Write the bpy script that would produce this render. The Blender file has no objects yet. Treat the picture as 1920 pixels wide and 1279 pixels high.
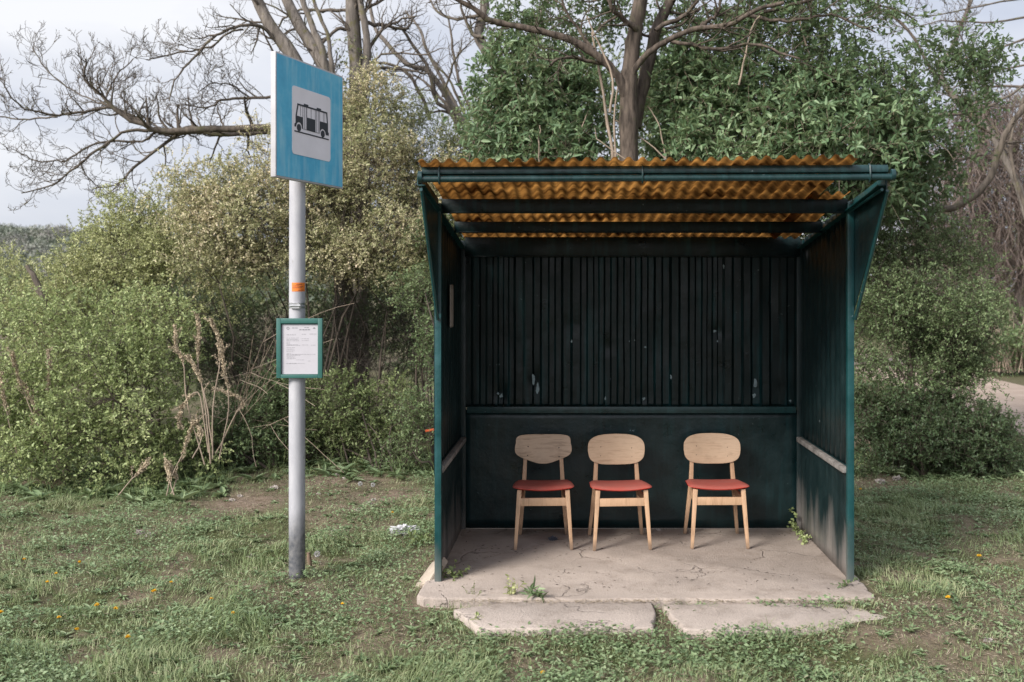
import bpy, bmesh, math
import numpy as np
from mathutils import Vector, Matrix

# ------------------------------------------------------------------ scene basics
scene = bpy.context.scene
COL = scene.collection
F, CX, CY, CZ = 1866.67, 1080.0, 545.0, 2.0      # lens in photo pixels, vanishing point, eye height
def at(px, py, Y):
    return np.array([(px - CX) * Y / F, Y, CZ - (py - CY) * Y / F])
def gp(px, py, z=0.0):
    Y = F * (CZ - z) / (py - CY)
    return np.array([(px - CX) * Y / F, Y, z])
RNG = np.random.default_rng(7)

# ------------------------------------------------------------------ materials
MATS = {}
def hexnode(nt, t, **kw):
    n = nt.nodes.new(t)
    for k, v in kw.items():
        if k == 'inputs':
            for kk, vv in v.items(): n.inputs[kk].default_value = vv
        else: setattr(n, k, v)
    return n
def newmat(name):
    m = bpy.data.materials.new(name); m.use_nodes = True
    nt = m.node_tree; nt.nodes.clear()
    out = nt.nodes.new('ShaderNodeOutputMaterial')
    MATS[name] = m
    return m, nt, out
def rgba(c): return (c[0], c[1], c[2], 1.0)
def ramp(nt, fac, stops):
    r = nt.nodes.new('ShaderNodeValToRGB')
    el = r.color_ramp.elements
    while len(el) < len(stops): el.new(0.5)
    for e, (p, c) in zip(el, stops):
        e.position = p; e.color = rgba(c) if len(c) == 3 else c
    nt.links.new(fac, r.inputs[0]); return r.outputs[0]
def noise(nt, scale, detail=4, rough=0.55, vec=None, dist=0.0):
    n = nt.nodes.new('ShaderNodeTexNoise')
    n.inputs['Scale'].default_value = scale; n.inputs['Detail'].default_value = detail
    n.inputs['Roughness'].default_value = rough; n.inputs['Distortion'].default_value = dist
    if vec is not None: nt.links.new(vec, n.inputs['Vector'])
    return n.outputs[0]
def objvec(nt, scale=(1, 1, 1)):
    g = nt.nodes.new('ShaderNodeNewGeometry')
    mp = nt.nodes.new('ShaderNodeMapping'); mp.inputs['Scale'].default_value = scale
    nt.links.new(g.outputs['Position'], mp.inputs['Vector']); return mp.outputs[0]
def mixc(nt, fac, a, b, mode='MIX'):
    n = nt.nodes.new('ShaderNodeMix'); n.data_type = 'RGBA'; n.blend_type = mode
    for sock, v in ((n.inputs[0], fac), (n.inputs[6], a), (n.inputs[7], b)):
        if hasattr(v, 'links') or isinstance(v, bpy.types.NodeSocket): nt.links.new(v, sock)
        elif isinstance(v, (int, float)): sock.default_value = v
        else: sock.default_value = rgba(v)
    return n.outputs[2]
def mathn(nt, op, a, b=0.0, clamp=False):
    n = nt.nodes.new('ShaderNodeMath'); n.operation = op; n.use_clamp = clamp
    for sock, v in ((n.inputs[0], a), (n.inputs[1], b)):
        if isinstance(v, bpy.types.NodeSocket): nt.links.new(v, sock)
        else: sock.default_value = v
    return n.outputs[0]
def principled(nt, out, base, rough=0.6, metal=0.0, spec=0.5, bump=None, bstr=0.3, bdist=0.01):
    p = nt.nodes.new('ShaderNodeBsdfPrincipled')
    for sock, v in ((p.inputs['Base Color'], base), (p.inputs['Roughness'], rough)):
        if isinstance(v, bpy.types.NodeSocket): nt.links.new(v, sock)
        elif isinstance(v, (int, float)): sock.default_value = v
        else: sock.default_value = rgba(v)
    p.inputs['Metallic'].default_value = metal
    p.inputs['Specular IOR Level'].default_value = spec
    if bump is not None:
        b = nt.nodes.new('ShaderNodeBump'); b.inputs['Strength'].default_value = bstr
        b.inputs['Distance'].default_value = bdist
        nt.links.new(bump, b.inputs['Height']); nt.links.new(b.outputs[0], p.inputs['Normal'])
    nt.links.new(p.outputs[0], out.inputs[0]); return p
def plain(name, c, rough=0.6, metal=0.0, var=0.15, scale=20, bstr=0.0):
    m, nt, out = newmat(name)
    n = noise(nt, scale, 5, 0.6, objvec(nt))
    col = ramp(nt, n, [(0.3, [x * (1 - var) for x in c]), (0.7, [min(1, x * (1 + var)) for x in c])])
    principled(nt, out, col, rough, metal, bump=n if bstr else None, bstr=bstr)
    return m
def leafmat(name, cols, trans=0.35, rough=0.45, patch=0.35, pscale=1.2, spec=0.35):
    """leaf colours vary leaf by leaf and clump by clump"""
    m, nt, out = newmat(name)
    g = nt.nodes.new('ShaderNodeNewGeometry')
    n = noise(nt, pscale, 3, 0.5, objvec(nt))
    f = mathn(nt, 'ADD', mathn(nt, 'MULTIPLY', g.outputs['Random Per Island'], 1 - patch),
              mathn(nt, 'MULTIPLY', mathn(nt, 'MULTIPLY_ADD', n, 2.0), patch))
    cols = [tuple(v * .78 + .22 * (.3 * c[0] + .6 * c[1] + .1 * c[2]) for v in c) for c in cols]
    k = len(cols)
    # contrast-stretch the noise so the patches are visible
    f2 = mathn(nt, 'ADD', mathn(nt, 'MULTIPLY', g.outputs['Random Per Island'], 1 - patch),
               mathn(nt, 'MULTIPLY', mathn(nt, 'ADD', mathn(nt, 'MULTIPLY', n, 2.6), -0.8, True), patch))
    col = ramp(nt, f2, [(i / max(1, k - 1), c) for i, c in enumerate(cols)])
    p = nt.nodes.new('ShaderNodeBsdfPrincipled')
    nt.links.new(col, p.inputs['Base Color']); p.inputs['Roughness'].default_value = rough
    p.inputs['Specular IOR Level'].default_value = spec
    t = nt.nodes.new('ShaderNodeBsdfTranslucent')
    nt.links.new(mixc(nt, 0.5, col, (0.38, 0.42, 0.20), 'MIX'), t.inputs[0])
    mx = nt.nodes.new('ShaderNodeMixShader'); mx.inputs[0].default_value = trans
    nt.links.new(p.outputs[0], mx.inputs[1]); nt.links.new(t.outputs[0], mx.inputs[2])
    nt.links.new(mx.outputs[0], out.inputs[0]); return m
def barkmat(name, c1, c2, lichen=None, stretch=(14, 14, 2.5)):
    m, nt, out = newmat(name)
    n = noise(nt, 1.6, 6, 0.65, objvec(nt, stretch))
    col = ramp(nt, n, [(0.32, c1), (0.68, c2)])
    if lichen is not None:
        l = noise(nt, 3.0, 5, 0.6, objvec(nt, (2, 2, 2)))
        lf = ramp(nt, l, [(0.55, (0, 0, 0)), (0.68, (1, 1, 1))])
        col = mixc(nt, lf, col, lichen)
    principled(nt, out, col, 0.9, bump=n, bstr=0.6, bdist=0.02, spec=0.2)
    return m

def paint(name, base, dirt=0.0, dirtlow=0.0, worn=(0.10, 0.17, 0.18), rough=0.42, spec=0.5):
    """old oil paint on sheet steel: fine brush unevenness, chips, rubbed places (on the rear wall painted rib-edge glints), dried mud splashed up from the floor"""
    m, nt, out = newmat(name)
    pos = objvec(nt)
    n1 = noise(nt, 6, 5, 0.6, pos)
    col = ramp(nt, n1, [(0.3, [x * 0.75 for x in base]), (0.7, [x * 1.3 for x in base])])
    chips = ramp(nt, noise(nt, 38, 3, 0.5, pos), [(0.70, (0, 0, 0)), (0.74, (1, 1, 1))])
    gate = ramp(nt, noise(nt, 3.1, 3, 0.5, pos), [(0.52, (0, 0, 0)), (0.62, (1, 1, 1))])
    col = mixc(nt, mathn(nt, 'MULTIPLY', chips, gate), col, (0.16, 0.21, 0.22))
    rub_glint = ramp(nt, noise(nt, 1.5, 6, 0.65, objvec(nt, (13, 13, 1.0))), [(0.5, (0, 0, 0)), (0.74, (0.5, 0.5, 0.5))])  # vertical streaks: rubbed paint, and painted-in glints along the rear wall ribs
    col = mixc(nt, rub_glint, col, worn)
    if dirtlow > 0:
        sx = nt.nodes.new('ShaderNodeSeparateXYZ'); nt.links.new(pos, sx.inputs[0])
        streak = noise(nt, 1.0, 6, 0.62, objvec(nt, (5.5, 5.5, 0.9)))
        h = mathn(nt, 'SUBTRACT', mathn(nt, 'ADD', mathn(nt, 'MULTIPLY', streak, 1.15), -0.12), sx.outputs[2])
        f = mathn(nt, 'MULTIPLY', mathn(nt, 'MULTIPLY', h, 2.6, True), dirtlow)
        col = mixc(nt, f, col, (0.30, 0.27, 0.25))
    rr = ramp(nt, n1, [(0.3, (rough - .1,) * 3), (0.7, (rough + .14,) * 3)])
    principled(nt, out, col, rr, bump=noise(nt, 3.2, 5, 0.6, pos), bstr=0.35, bdist=0.03, spec=spec)
    return m

TEAL = (0.008, 0.036, 0.037)
M = {}
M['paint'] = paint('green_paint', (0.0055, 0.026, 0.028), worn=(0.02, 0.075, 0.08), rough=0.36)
M['paint_wall'] = paint('green_wall_paint', (0.0024, 0.0085, 0.009), dirtlow=0.0, worn=(0.009, 0.062, 0.07), rough=0.36, spec=0.28)  # worn colour here paints light caught by the rib edges as teal streaks
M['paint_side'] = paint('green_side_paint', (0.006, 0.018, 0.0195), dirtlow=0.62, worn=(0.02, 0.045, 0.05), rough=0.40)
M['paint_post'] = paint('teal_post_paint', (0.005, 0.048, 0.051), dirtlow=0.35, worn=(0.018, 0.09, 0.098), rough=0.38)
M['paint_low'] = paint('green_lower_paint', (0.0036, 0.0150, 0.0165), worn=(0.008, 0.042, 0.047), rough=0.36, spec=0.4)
M['rail_worn'] = plain('worn_rail', (0.20, 0.19, 0.18), 0.7, 0, 0.45, 14, 0.3)
M['dark_hole'] = plain('dark_inside', (0.01, 0.01, 0.01), 0.9)
M['wall_mark'] = plain('pale_blue_mark', (0.16, 0.22, 0.24), 0.45, 0.2, 0.4, 40)

# amber corrugated sheet
m, nt, out = newmat('amber_sheet')
pos = objvec(nt)
n = noise(nt, 9, 5, 0.65, pos)
col = ramp(nt, n, [(0.28, (0.15, 0.072, 0.03)), (0.5, (0.42, 0.235, 0.085)), (0.75, (0.64, 0.42, 0.18))])
dirt = ramp(nt, noise(nt, 2.2, 5, 0.65, objvec(nt, (1.0, 2.2, 1))), [(0.36, (1, 1, 1)), (0.66, (0.16, 0.12, 0.10))])
colt = mixc(nt, 1.0, col, dirt, 'MULTIPLY')
d = nt.nodes.new('ShaderNodeBsdfPrincipled'); d.inputs['Roughness'].default_value = 0.5
nt.links.new(mixc(nt, 1.0, colt, (0.55, 0.48, 0.45), 'MULTIPLY'), d.inputs['Base Color'])
t = nt.nodes.new('ShaderNodeBsdfTranslucent'); nt.links.new(mixc(nt, 1.0, mixc(nt, 0.45, col, (0.95, 0.72, 0.40)), dirt, 'MULTIPLY'), t.inputs[0])
mx = nt.nodes.new('ShaderNodeMixShader'); mx.inputs[0].default_value = 0.72
nt.links.new(d.outputs[0], mx.inputs[1]); nt.links.new(t.outputs[0], mx.inputs[2]); nt.links.new(mx.outputs[0], out.inputs[0])
M['amber'] = m

# concrete
def concrete(name, base, dirt=(0.17, 0.135, 0.105), amt=0.5):
    m, nt, out = newmat(name)
    pos = objvec(nt)
    n1 = noise(nt, 2.4, 7, 0.62, pos); n2 = noise(nt, 60, 4, 0.6, pos); n3 = noise(nt, 300, 2, 0.5, pos)
    col = ramp(nt, n1, [(0.3, [x * 0.82 for x in base]), (0.7, [x * 1.1 for x in base])])
    col = mixc(nt, ramp(nt, n2, [(0.6, (0, 0, 0)), (0.78, (0.45, 0.45, 0.45))]), col, [x * 0.5 for x in base])
    d = ramp(nt, noise(nt, 5, 6, 0.7, pos), [(0.5, (0, 0, 0)), (0.72, (amt, amt, amt))])
    col = mixc(nt, d, col, dirt)
    wv = nt.nodes.new('ShaderNodeVectorMath'); wv.operation = 'ADD'
    nz = nt.nodes.new('ShaderNodeTexNoise'); nz.inputs['Scale'].default_value = 3.5; nz.inputs['Detail'].default_value = 5; nt.links.new(pos, nz.inputs['Vector'])
    sc_ = nt.nodes.new('ShaderNodeVectorMath'); sc_.operation = 'SCALE'; sc_.inputs['Scale'].default_value = .35; nt.links.new(nz.outputs['Color'], sc_.inputs[0])
    nt.links.new(pos, wv.inputs[0]); nt.links.new(sc_.outputs[0], wv.inputs[1])
    vo = nt.nodes.new('ShaderNodeTexVoronoi'); vo.feature = 'DISTANCE_TO_EDGE'; vo.inputs['Scale'].default_value = 1.5; nt.links.new(wv.outputs[0], vo.inputs['Vector'])
    crack = mathn(nt, 'MULTIPLY', ramp(nt, vo.outputs['Distance'], [(0.0, (1, 1, 1)), (0.011, (0, 0, 0))]), ramp(nt, noise(nt, 1.7, 3, .5, pos), [(.5, (0, 0, 0)), (.58, (1, 1, 1))]))
    col = mixc(nt, mathn(nt, 'MULTIPLY', crack, .75), col, [x * 0.28 for x in base])
    pit = ramp(nt, noise(nt, 95, 3, .6, pos), [(.30, (1, 1, 1)), (.37, (0, 0, 0))])
    col = mixc(nt, mathn(nt, 'MULTIPLY', pit, .6), col, [x * 0.4 for x in base])
    stone_ = ramp(nt, noise(nt, 130, 2, .5, pos), [(.66, (0, 0, 0)), (.72, (.55, .55, .55))])
    col = mixc(nt, stone_, col, [min(1, x * 1.5) for x in base])
    big_ = ramp(nt, noise(nt, 1.1, 5, .6, objvec(nt, (1, 1.6, 1))), [(.45, (0, 0, 0)), (.7, (.5, .5, .5))])
    col = mixc(nt, big_, col, [x * .62 for x in base])
    b = mathn(nt, 'ADD', mathn(nt, 'MULTIPLY', n1, 0.8), mathn(nt, 'ADD', mathn(nt, 'MULTIPLY', n2, 0.6), mathn(nt, 'MULTIPLY', n3, 0.3)))
    b = mathn(nt, 'SUBTRACT', b, mathn(nt, 'MULTIPLY', crack, .7))
    principled(nt, out, col, 0.92, bump=b, bstr=0.8, bdist=0.014, spec=0.2)
    return m
M['slab'] = concrete('slab_concrete', (0.425, 0.36, 0.315))
M['step'] = concrete('step_concrete', (0.46, 0.395, 0.35), amt=0.65)
M['edging'] = concrete('edging_concrete', (0.50, 0.42, 0.34), amt=0.4)

# ground
m, nt, out = newmat('ground_soil')
a = nt.nodes.new('ShaderNodeAttribute'); a.attribute_name = 'bare'
pos = objvec(nt)
n1 = noise(nt, 11, 7, 0.7, pos); n2 = noise(nt, 55, 4, 0.65, pos)
soil = ramp(nt, n1, [(0.3, (0.115, 0.085, 0.062)), (0.7, (0.29, 0.225, 0.175))])
moss = ramp(nt, n2, [(0.35, (0.045, 0.052, 0.022)), (0.7, (0.11, 0.12, 0.05))])
col = mixc(nt, a.outputs['Fac'], moss, soil)
b = mathn(nt, 'ADD', n1, mathn(nt, 'MULTIPLY', n2, 0.5))
principled(nt, out, col, 0.95, bump=b, bstr=0.8, bdist=0.03, spec=0.15)
M['ground'] = m
m, nt, out = newmat('dirt_track')
pos = objvec(nt); n1 = noise(nt, 1.4, 7, 0.65, pos); n2 = noise(nt, 22, 4, 0.6, pos)
col = ramp(nt, n1, [(0.3, (0.30, 0.235, 0.19)), (0.7, (0.42, 0.34, 0.285))])
principled(nt, out, col, 0.95, bump=mathn(nt, 'ADD', n1, n2), bstr=0.6, bdist=0.03, spec=0.15)
M['road'] = m

# wood of the chairs
def woodmat(name, c1, c2, axis):
    m, nt, out = newmat(name)
    tc = nt.nodes.new('ShaderNodeTexCoord')
    mp = nt.nodes.new('ShaderNodeMapping'); mp.inputs['Scale'].default_value = axis
    oi = nt.nodes.new('ShaderNodeObjectInfo'); av = nt.nodes.new('ShaderNodeVectorMath'); av.operation = 'ADD'
    nt.links.new(tc.outputs['Object'], av.inputs[0]); nt.links.new(mathn(nt, 'MULTIPLY', oi.outputs['Random'], 3.0), av.inputs[1])
    nt.links.new(av.outputs[0], mp.inputs[0])
    n1 = noise(nt, 3.0, 6, 0.62, mp.outputs[0], 0.6)
    col = ramp(nt, n1, [(0.3, c1), (0.52, c2), (0.72, [x * 0.86 for x in c2])])
    g = noise(nt, 9, 4, 0.6, av.outputs[0])
    col = mixc(nt, ramp(nt, g, [(0.52, (0, 0, 0)), (0.8, (0.4, 0.4, 0.4))]), col, [x * 0.6 for x in c1])
    sz = nt.nodes.new('ShaderNodeSeparateXYZ'); nt.links.new(tc.outputs['Object'], sz.inputs[0])
    foot = mathn(nt, 'MULTIPLY', mathn(nt, 'SUBTRACT', mathn(nt, 'MULTIPLY', g, .16), sz.outputs[2]), 14.0, True)
    col = mixc(nt, mathn(nt, 'MULTIPLY', foot, .7), col, (0.15, 0.11, 0.085))
    principled(nt, out, col, 0.48, bump=n1, bstr=0.12, bdist=0.004, spec=0.4)
    return m
M['wood_back'] = woodmat('oak_veneer', (0.42, 0.285, 0.185), (0.56, 0.40, 0.27), (2.2, 8, 26))
M['wood_back_grey'] = woodmat('weathered_veneer', (0.27, 0.185, 0.12), (0.52, 0.38, 0.265), (2.0, 8, 24))
M['wood_leg'] = woodmat('oak_legs', (0.38, 0.235, 0.14), (0.53, 0.345, 0.215), (24, 24, 2))
m, nt, out = newmat('red_vinyl')
tc = nt.nodes.new('ShaderNodeTexCoord'); g = nt.nodes.new('ShaderNodeNewGeometry')
sx = nt.nodes.new('ShaderNodeSeparateXYZ'); nt.links.new(g.outputs['Normal'], sx.inputs[0])
oi = nt.nodes.new('ShaderNodeObjectInfo'); av = nt.nodes.new('ShaderNodeVectorMath'); av.operation = 'ADD'
nt.links.new(tc.outputs['Object'], av.inputs[0]); nt.links.new(mathn(nt, 'MULTIPLY', oi.outputs['Random'], 5.0), av.inputs[1])
n1 = noise(nt, 7, 6, 0.65, av.outputs[0])
up = mathn(nt, 'MULTIPLY', mathn(nt, 'ADD', sx.outputs[2], -0.72), 5.0, True)
dust = mathn(nt, 'MULTIPLY', up, mathn(nt, 'ADD', mathn(nt, 'MULTIPLY', n1, 0.9), 0.18), True)
col = mixc(nt, mathn(nt, 'MULTIPLY', dust, 0.72, True), (0.44, 0.034, 0.020), (0.29, 0.155, 0.13))
principled(nt, out, col, ramp(nt, dust, [(0, (0.34,) * 3), (0.6, (0.8,) * 3)]), bump=n1, bstr=0.1, bdist=0.01)
M['vinyl'] = m
M['screw'] = plain('screw', (0.05, 0.04, 0.035), 0.5, 0.6)

# sign
m, nt, out = newmat('grey_pole_paint')
pos = objvec(nt); sx = nt.nodes.new('ShaderNodeSeparateXYZ'); nt.links.new(pos, sx.inputs[0])
n1 = noise(nt, 5, 6, 0.65, objvec(nt, (3, 3, 1)))
col = ramp(nt, n1, [(0.3, (0.34, 0.34, 0.37)), (0.7, (0.45, 0.447, 0.47))])
low = mathn(nt, 'MULTIPLY', mathn(nt, 'SUBTRACT', mathn(nt, 'ADD', mathn(nt, 'MULTIPLY', n1, 0.34), 0.33), sx.outputs[2]), 5.0, True)
mud = ramp(nt, noise(nt, 26, 4, 0.6, pos), [(0.35, (0.075, 0.08, 0.092)), (0.7, (0.19, 0.185, 0.185))])
col = mixc(nt, low, col, mud)
spot = ramp(nt, noise(nt, 17, 3, 0.5, pos), [(0.68, (0, 0, 0)), (0.75, (0.6, 0.6, 0.6))])
col = mixc(nt, spot, col, (0.25, 0.24, 0.23))
principled(nt, out, col, 0.5, bump=n1, bstr=0.08)
M['pole'] = m
M['sign_edge'] = plain('sign_edge_grey', (0.43, 0.42, 0.435), 0.5, 0.0, 0.1, 8)
m, nt, out = newmat('sign_blue_film')
pos = objvec(nt)
n1 = noise(nt, 3.2, 6, 0.65, pos); n2 = noise(nt, 2.0, 5, 0.6, objvec(nt, (9, 9, 1.2)))
col = ramp(nt, n1, [(0.3, (0.05, 0.33, 0.54)), (0.52, (0.08, 0.43, 0.64)), (0.75, (0.23, 0.56, 0.71))])
col = mixc(nt, ramp(nt, n2, [(0.46, (0, 0, 0)), (0.68, (0.6, 0.6, 0.6))]), col, (0.33, 0.60, 0.70))
principled(nt, out, col, 0.42)
M['sign_blue'] = m
M['sign_white'] = plain('sign_white_film', (0.76, 0.73, 0.76), 0.45, 0.0, 0.06, 5)
M['sign_black'] = plain('sign_black_film', (0.018, 0.022, 0.032), 0.5)
M['sign_thin'] = plain('sign_thin_line', (0.22, 0.21, 0.23), 0.5)
M['case'] = plain('timetable_green', (0.03, 0.115, 0.10), 0.42, 0.0, 0.12, 12)
M['sheet'] = plain('timetable_paper', (0.47, 0.455, 0.49), 0.35, 0.0, 0.05, 9)
M['ink'] = plain('printed_ink', (0.20, 0.20, 0.22), 0.7)
M['inkpale'] = plain('pale_printed_ink', (0.33, 0.32, 0.345), 0.7)
M['orange'] = plain('orange_sticker', (0.74, 0.20, 0.03), 0.5, 0.0, 0.1, 15)
M['orangeink'] = plain('sticker_ink', (0.28, 0.07, 0.03), 0.6)
M['steel'] = plain('strap_steel', (0.55, 0.55, 0.55), 0.28, 0.9, 0.2, 40)
M['notice'] = plain('notice_paper', (0.30, 0.29, 0.275), 0.7, 0.0, 0.15, 12)
M['plastic_white'] = plain('white_plastic', (0.47, 0.47, 0.485), 0.35, 0.0, 0.08, 20)
M['litter_dark'] = plain('dark_wrapper', (0.045, 0.05, 0.065), 0.4, 0.0, 0.5, 50)
M['litter_red'] = plain('red_plastic', (0.55, 0.10, 0.03), 0.45)
M['stone'] = plain('pale_stone', (0.38, 0.34, 0.31), 0.9, 0.0, 0.3, 25, 0.3)
M['rust_stake'] = plain('brown_stake', (0.16, 0.11, 0.075), 0.8, 0.0, 0.3, 30, 0.3)

# plants
M['bark_grey'] = barkmat('grey_bark', (0.085, 0.074, 0.064), (0.24, 0.21, 0.185), (0.13, 0.12, 0.055))
M['bark_dark'] = barkmat('dark_bark', (0.06, 0.05, 0.043), (0.18, 0.15, 0.122), (0.12, 0.115, 0.065))
M['bark_main'] = barkmat('trunk_bark', (0.03, 0.024, 0.02), (0.155, 0.122, 0.098), (0.10, 0.095, 0.055))
M['twig'] = plain('twig', (0.075, 0.058, 0.045), 0.85, 0, 0.4, 4)
M['twig_dead'] = plain('dead_twig', (0.11, 0.092, 0.078), 0.9, 0, 0.4, 4)
M['stem_pale'] = plain('pale_stem', (0.30, 0.235, 0.18), 0.85, 0, 0.3, 6)
M['stem_green'] = plain('green_stem', (0.14, 0.17, 0.06), 0.7, 0, 0.3, 6)
M['vine'] = plain('dry_vine', (0.17, 0.132, 0.115), 0.9, 0, 0.35, 3)
M['dock'] = plain('dry_seed_head', (0.47, 0.385, 0.27), 0.9, 0, 0.4, 30)
M['leaf_fresh'] = leafmat('fresh_green_leaves', [(0.166, 0.234, 0.062), (0.367, 0.470, 0.135), (0.637, 0.688, 0.262)])
M['leaf_fresh2'] = leafmat('fresh_green_leaves_two', [(0.088, 0.152, 0.040), (0.224, 0.304, 0.080), (0.376, 0.432, 0.160)])
M['leaf_yellow'] = leafmat('yellow_green_leaves', [(0.202, 0.244, 0.071), (0.477, 0.512, 0.169), (0.739, 0.723, 0.340)])
M['leaf_blossom'] = leafmat('fading_blossom_leaves', [(0.157, 0.190, 0.060), (0.419, 0.431, 0.162), (0.712, 0.615, 0.335), (0.964, 0.743, 0.517)], patch=0.45, pscale=1.6)
M['leaf_olive'] = leafmat('olive_leaves', [(0.096, 0.129, 0.043), (0.216, 0.268, 0.086), (0.365, 0.387, 0.151)])
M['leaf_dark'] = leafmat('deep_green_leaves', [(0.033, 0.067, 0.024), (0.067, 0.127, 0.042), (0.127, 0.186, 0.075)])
M['leaf_elder'] = leafmat('broad_green_leaves', [(0.066, 0.140, 0.057), (0.138, 0.252, 0.098), (0.310, 0.425, 0.191)], trans=0.32, rough=0.38, patch=0.4)
M['leaf_top'] = leafmat('upper_leaves', [(0.048, 0.102, 0.039), (0.095, 0.177, 0.062), (0.189, 0.281, 0.116)], trans=0.4)
M['leaf_right'] = leafmat('mid_green_leaves', [(0.069, 0.130, 0.043), (0.162, 0.255, 0.082), (0.292, 0.378, 0.147)])
M['grass'] = leafmat('grass_blades', [(0.086, 0.128, 0.040), (0.188, 0.265, 0.082), (0.327, 0.394, 0.162), (0.524, 0.503, 0.269)], trans=0.25, rough=0.55, patch=0.45, pscale=2.2)
M['grass_lush'] = leafmat('lush_grass_blades', [(0.098, 0.161, 0.037), (0.194, 0.290, 0.076), (0.337, 0.402, 0.151)], trans=0.3, rough=0.5)
M['straw'] = leafmat('straw', [(0.242, 0.182, 0.110), (0.418, 0.330, 0.220), (0.550, 0.462, 0.341)], trans=0.1, rough=0.7)
M['weed'] = leafmat('weed_leaves', [(0.088, 0.157, 0.060), (0.190, 0.294, 0.112), (0.328, 0.409, 0.205)], trans=0.25, rough=0.45, patch=0.4, pscale=3)
M['petal'] = plain('yellow_petals', (0.80, 0.50, 0.03), 0.6, 0, 0.15, 60)
M['clock'] = plain('dandelion_fluff', (0.55, 0.54, 0.53), 0.9)
M['hill'] = plain('hill_wood', (0.075, 0.095, 0.06), 0.95, 0, 0.5, 0.06)
M['leaf_hill'] = leafmat('hill_trees', [(0.095, 0.121, 0.099), (0.172, 0.211, 0.152), (0.259, 0.269, 0.217), (0.276, 0.227, 0.251)], trans=0.1, patch=0.6, pscale=0.04)

# ------------------------------------------------------------------ mesh helpers
def mesh_np(name, verts, faces_list, mats, mat_idx=None, smooth=False):
    """faces_list: list of int arrays (n,3) or (n,4)"""
    me = bpy.data.meshes.new(name)
    verts = np.asarray(verts, np.float32)
    me.vertices.add(len(verts)); me.vertices.foreach_set('co', verts.ravel())
    faces_list = [np.asarray(f, np.int32) for f in faces_list if len(f)]
    loops = np.concatenate([f.ravel() for f in faces_list])
    sizes = np.concatenate([np.full(len(f), f.shape[1], np.int32) for f in faces_list])
    starts = np.concatenate([[0], np.cumsum(sizes)[:-1]]).astype(np.int32)
    me.loops.add(len(loops)); me.loops.foreach_set('vertex_index', loops)
    me.polygons.add(len(sizes)); me.polygons.foreach_set('loop_start', starts)
    me.polygons.foreach_set('loop_total', sizes)
    if smooth: me.polygons.foreach_set('use_smooth', np.ones(len(sizes), bool))
    for mm in (mats if isinstance(mats, (list, tuple)) else [mats]): me.materials.append(mm)
    if mat_idx is not None: me.polygons.foreach_set('material_index', np.asarray(mat_idx, np.int32))
    me.update(calc_edges=True); me.validate()
    return me
def link(name, me, parent=None, loc=(0, 0, 0)):
    o = bpy.data.objects.new(name, me); COL.objects.link(o)
    o.location = loc
    if parent is not None: o.parent = parent
    return o
def tag(o, label=None, cat=None, group=None, kind=None):
    if label: o['label'] = label
    if cat: o['category'] = cat
    if group: o['group'] = group
    if kind: o['kind'] = kind
    return o
def thing(name, loc, label, cat, group=None):
    o = bpy.data.objects.new(name, None); COL.objects.link(o)
    o.location = tuple(float(v) for v in loc); o.empty_display_size = 0.1
    return tag(o, label, cat, group)
def origin(parent):
    p = np.zeros(3)
    while parent is not None:
        p += np.array(parent.location); parent = parent.parent
    return p

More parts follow.
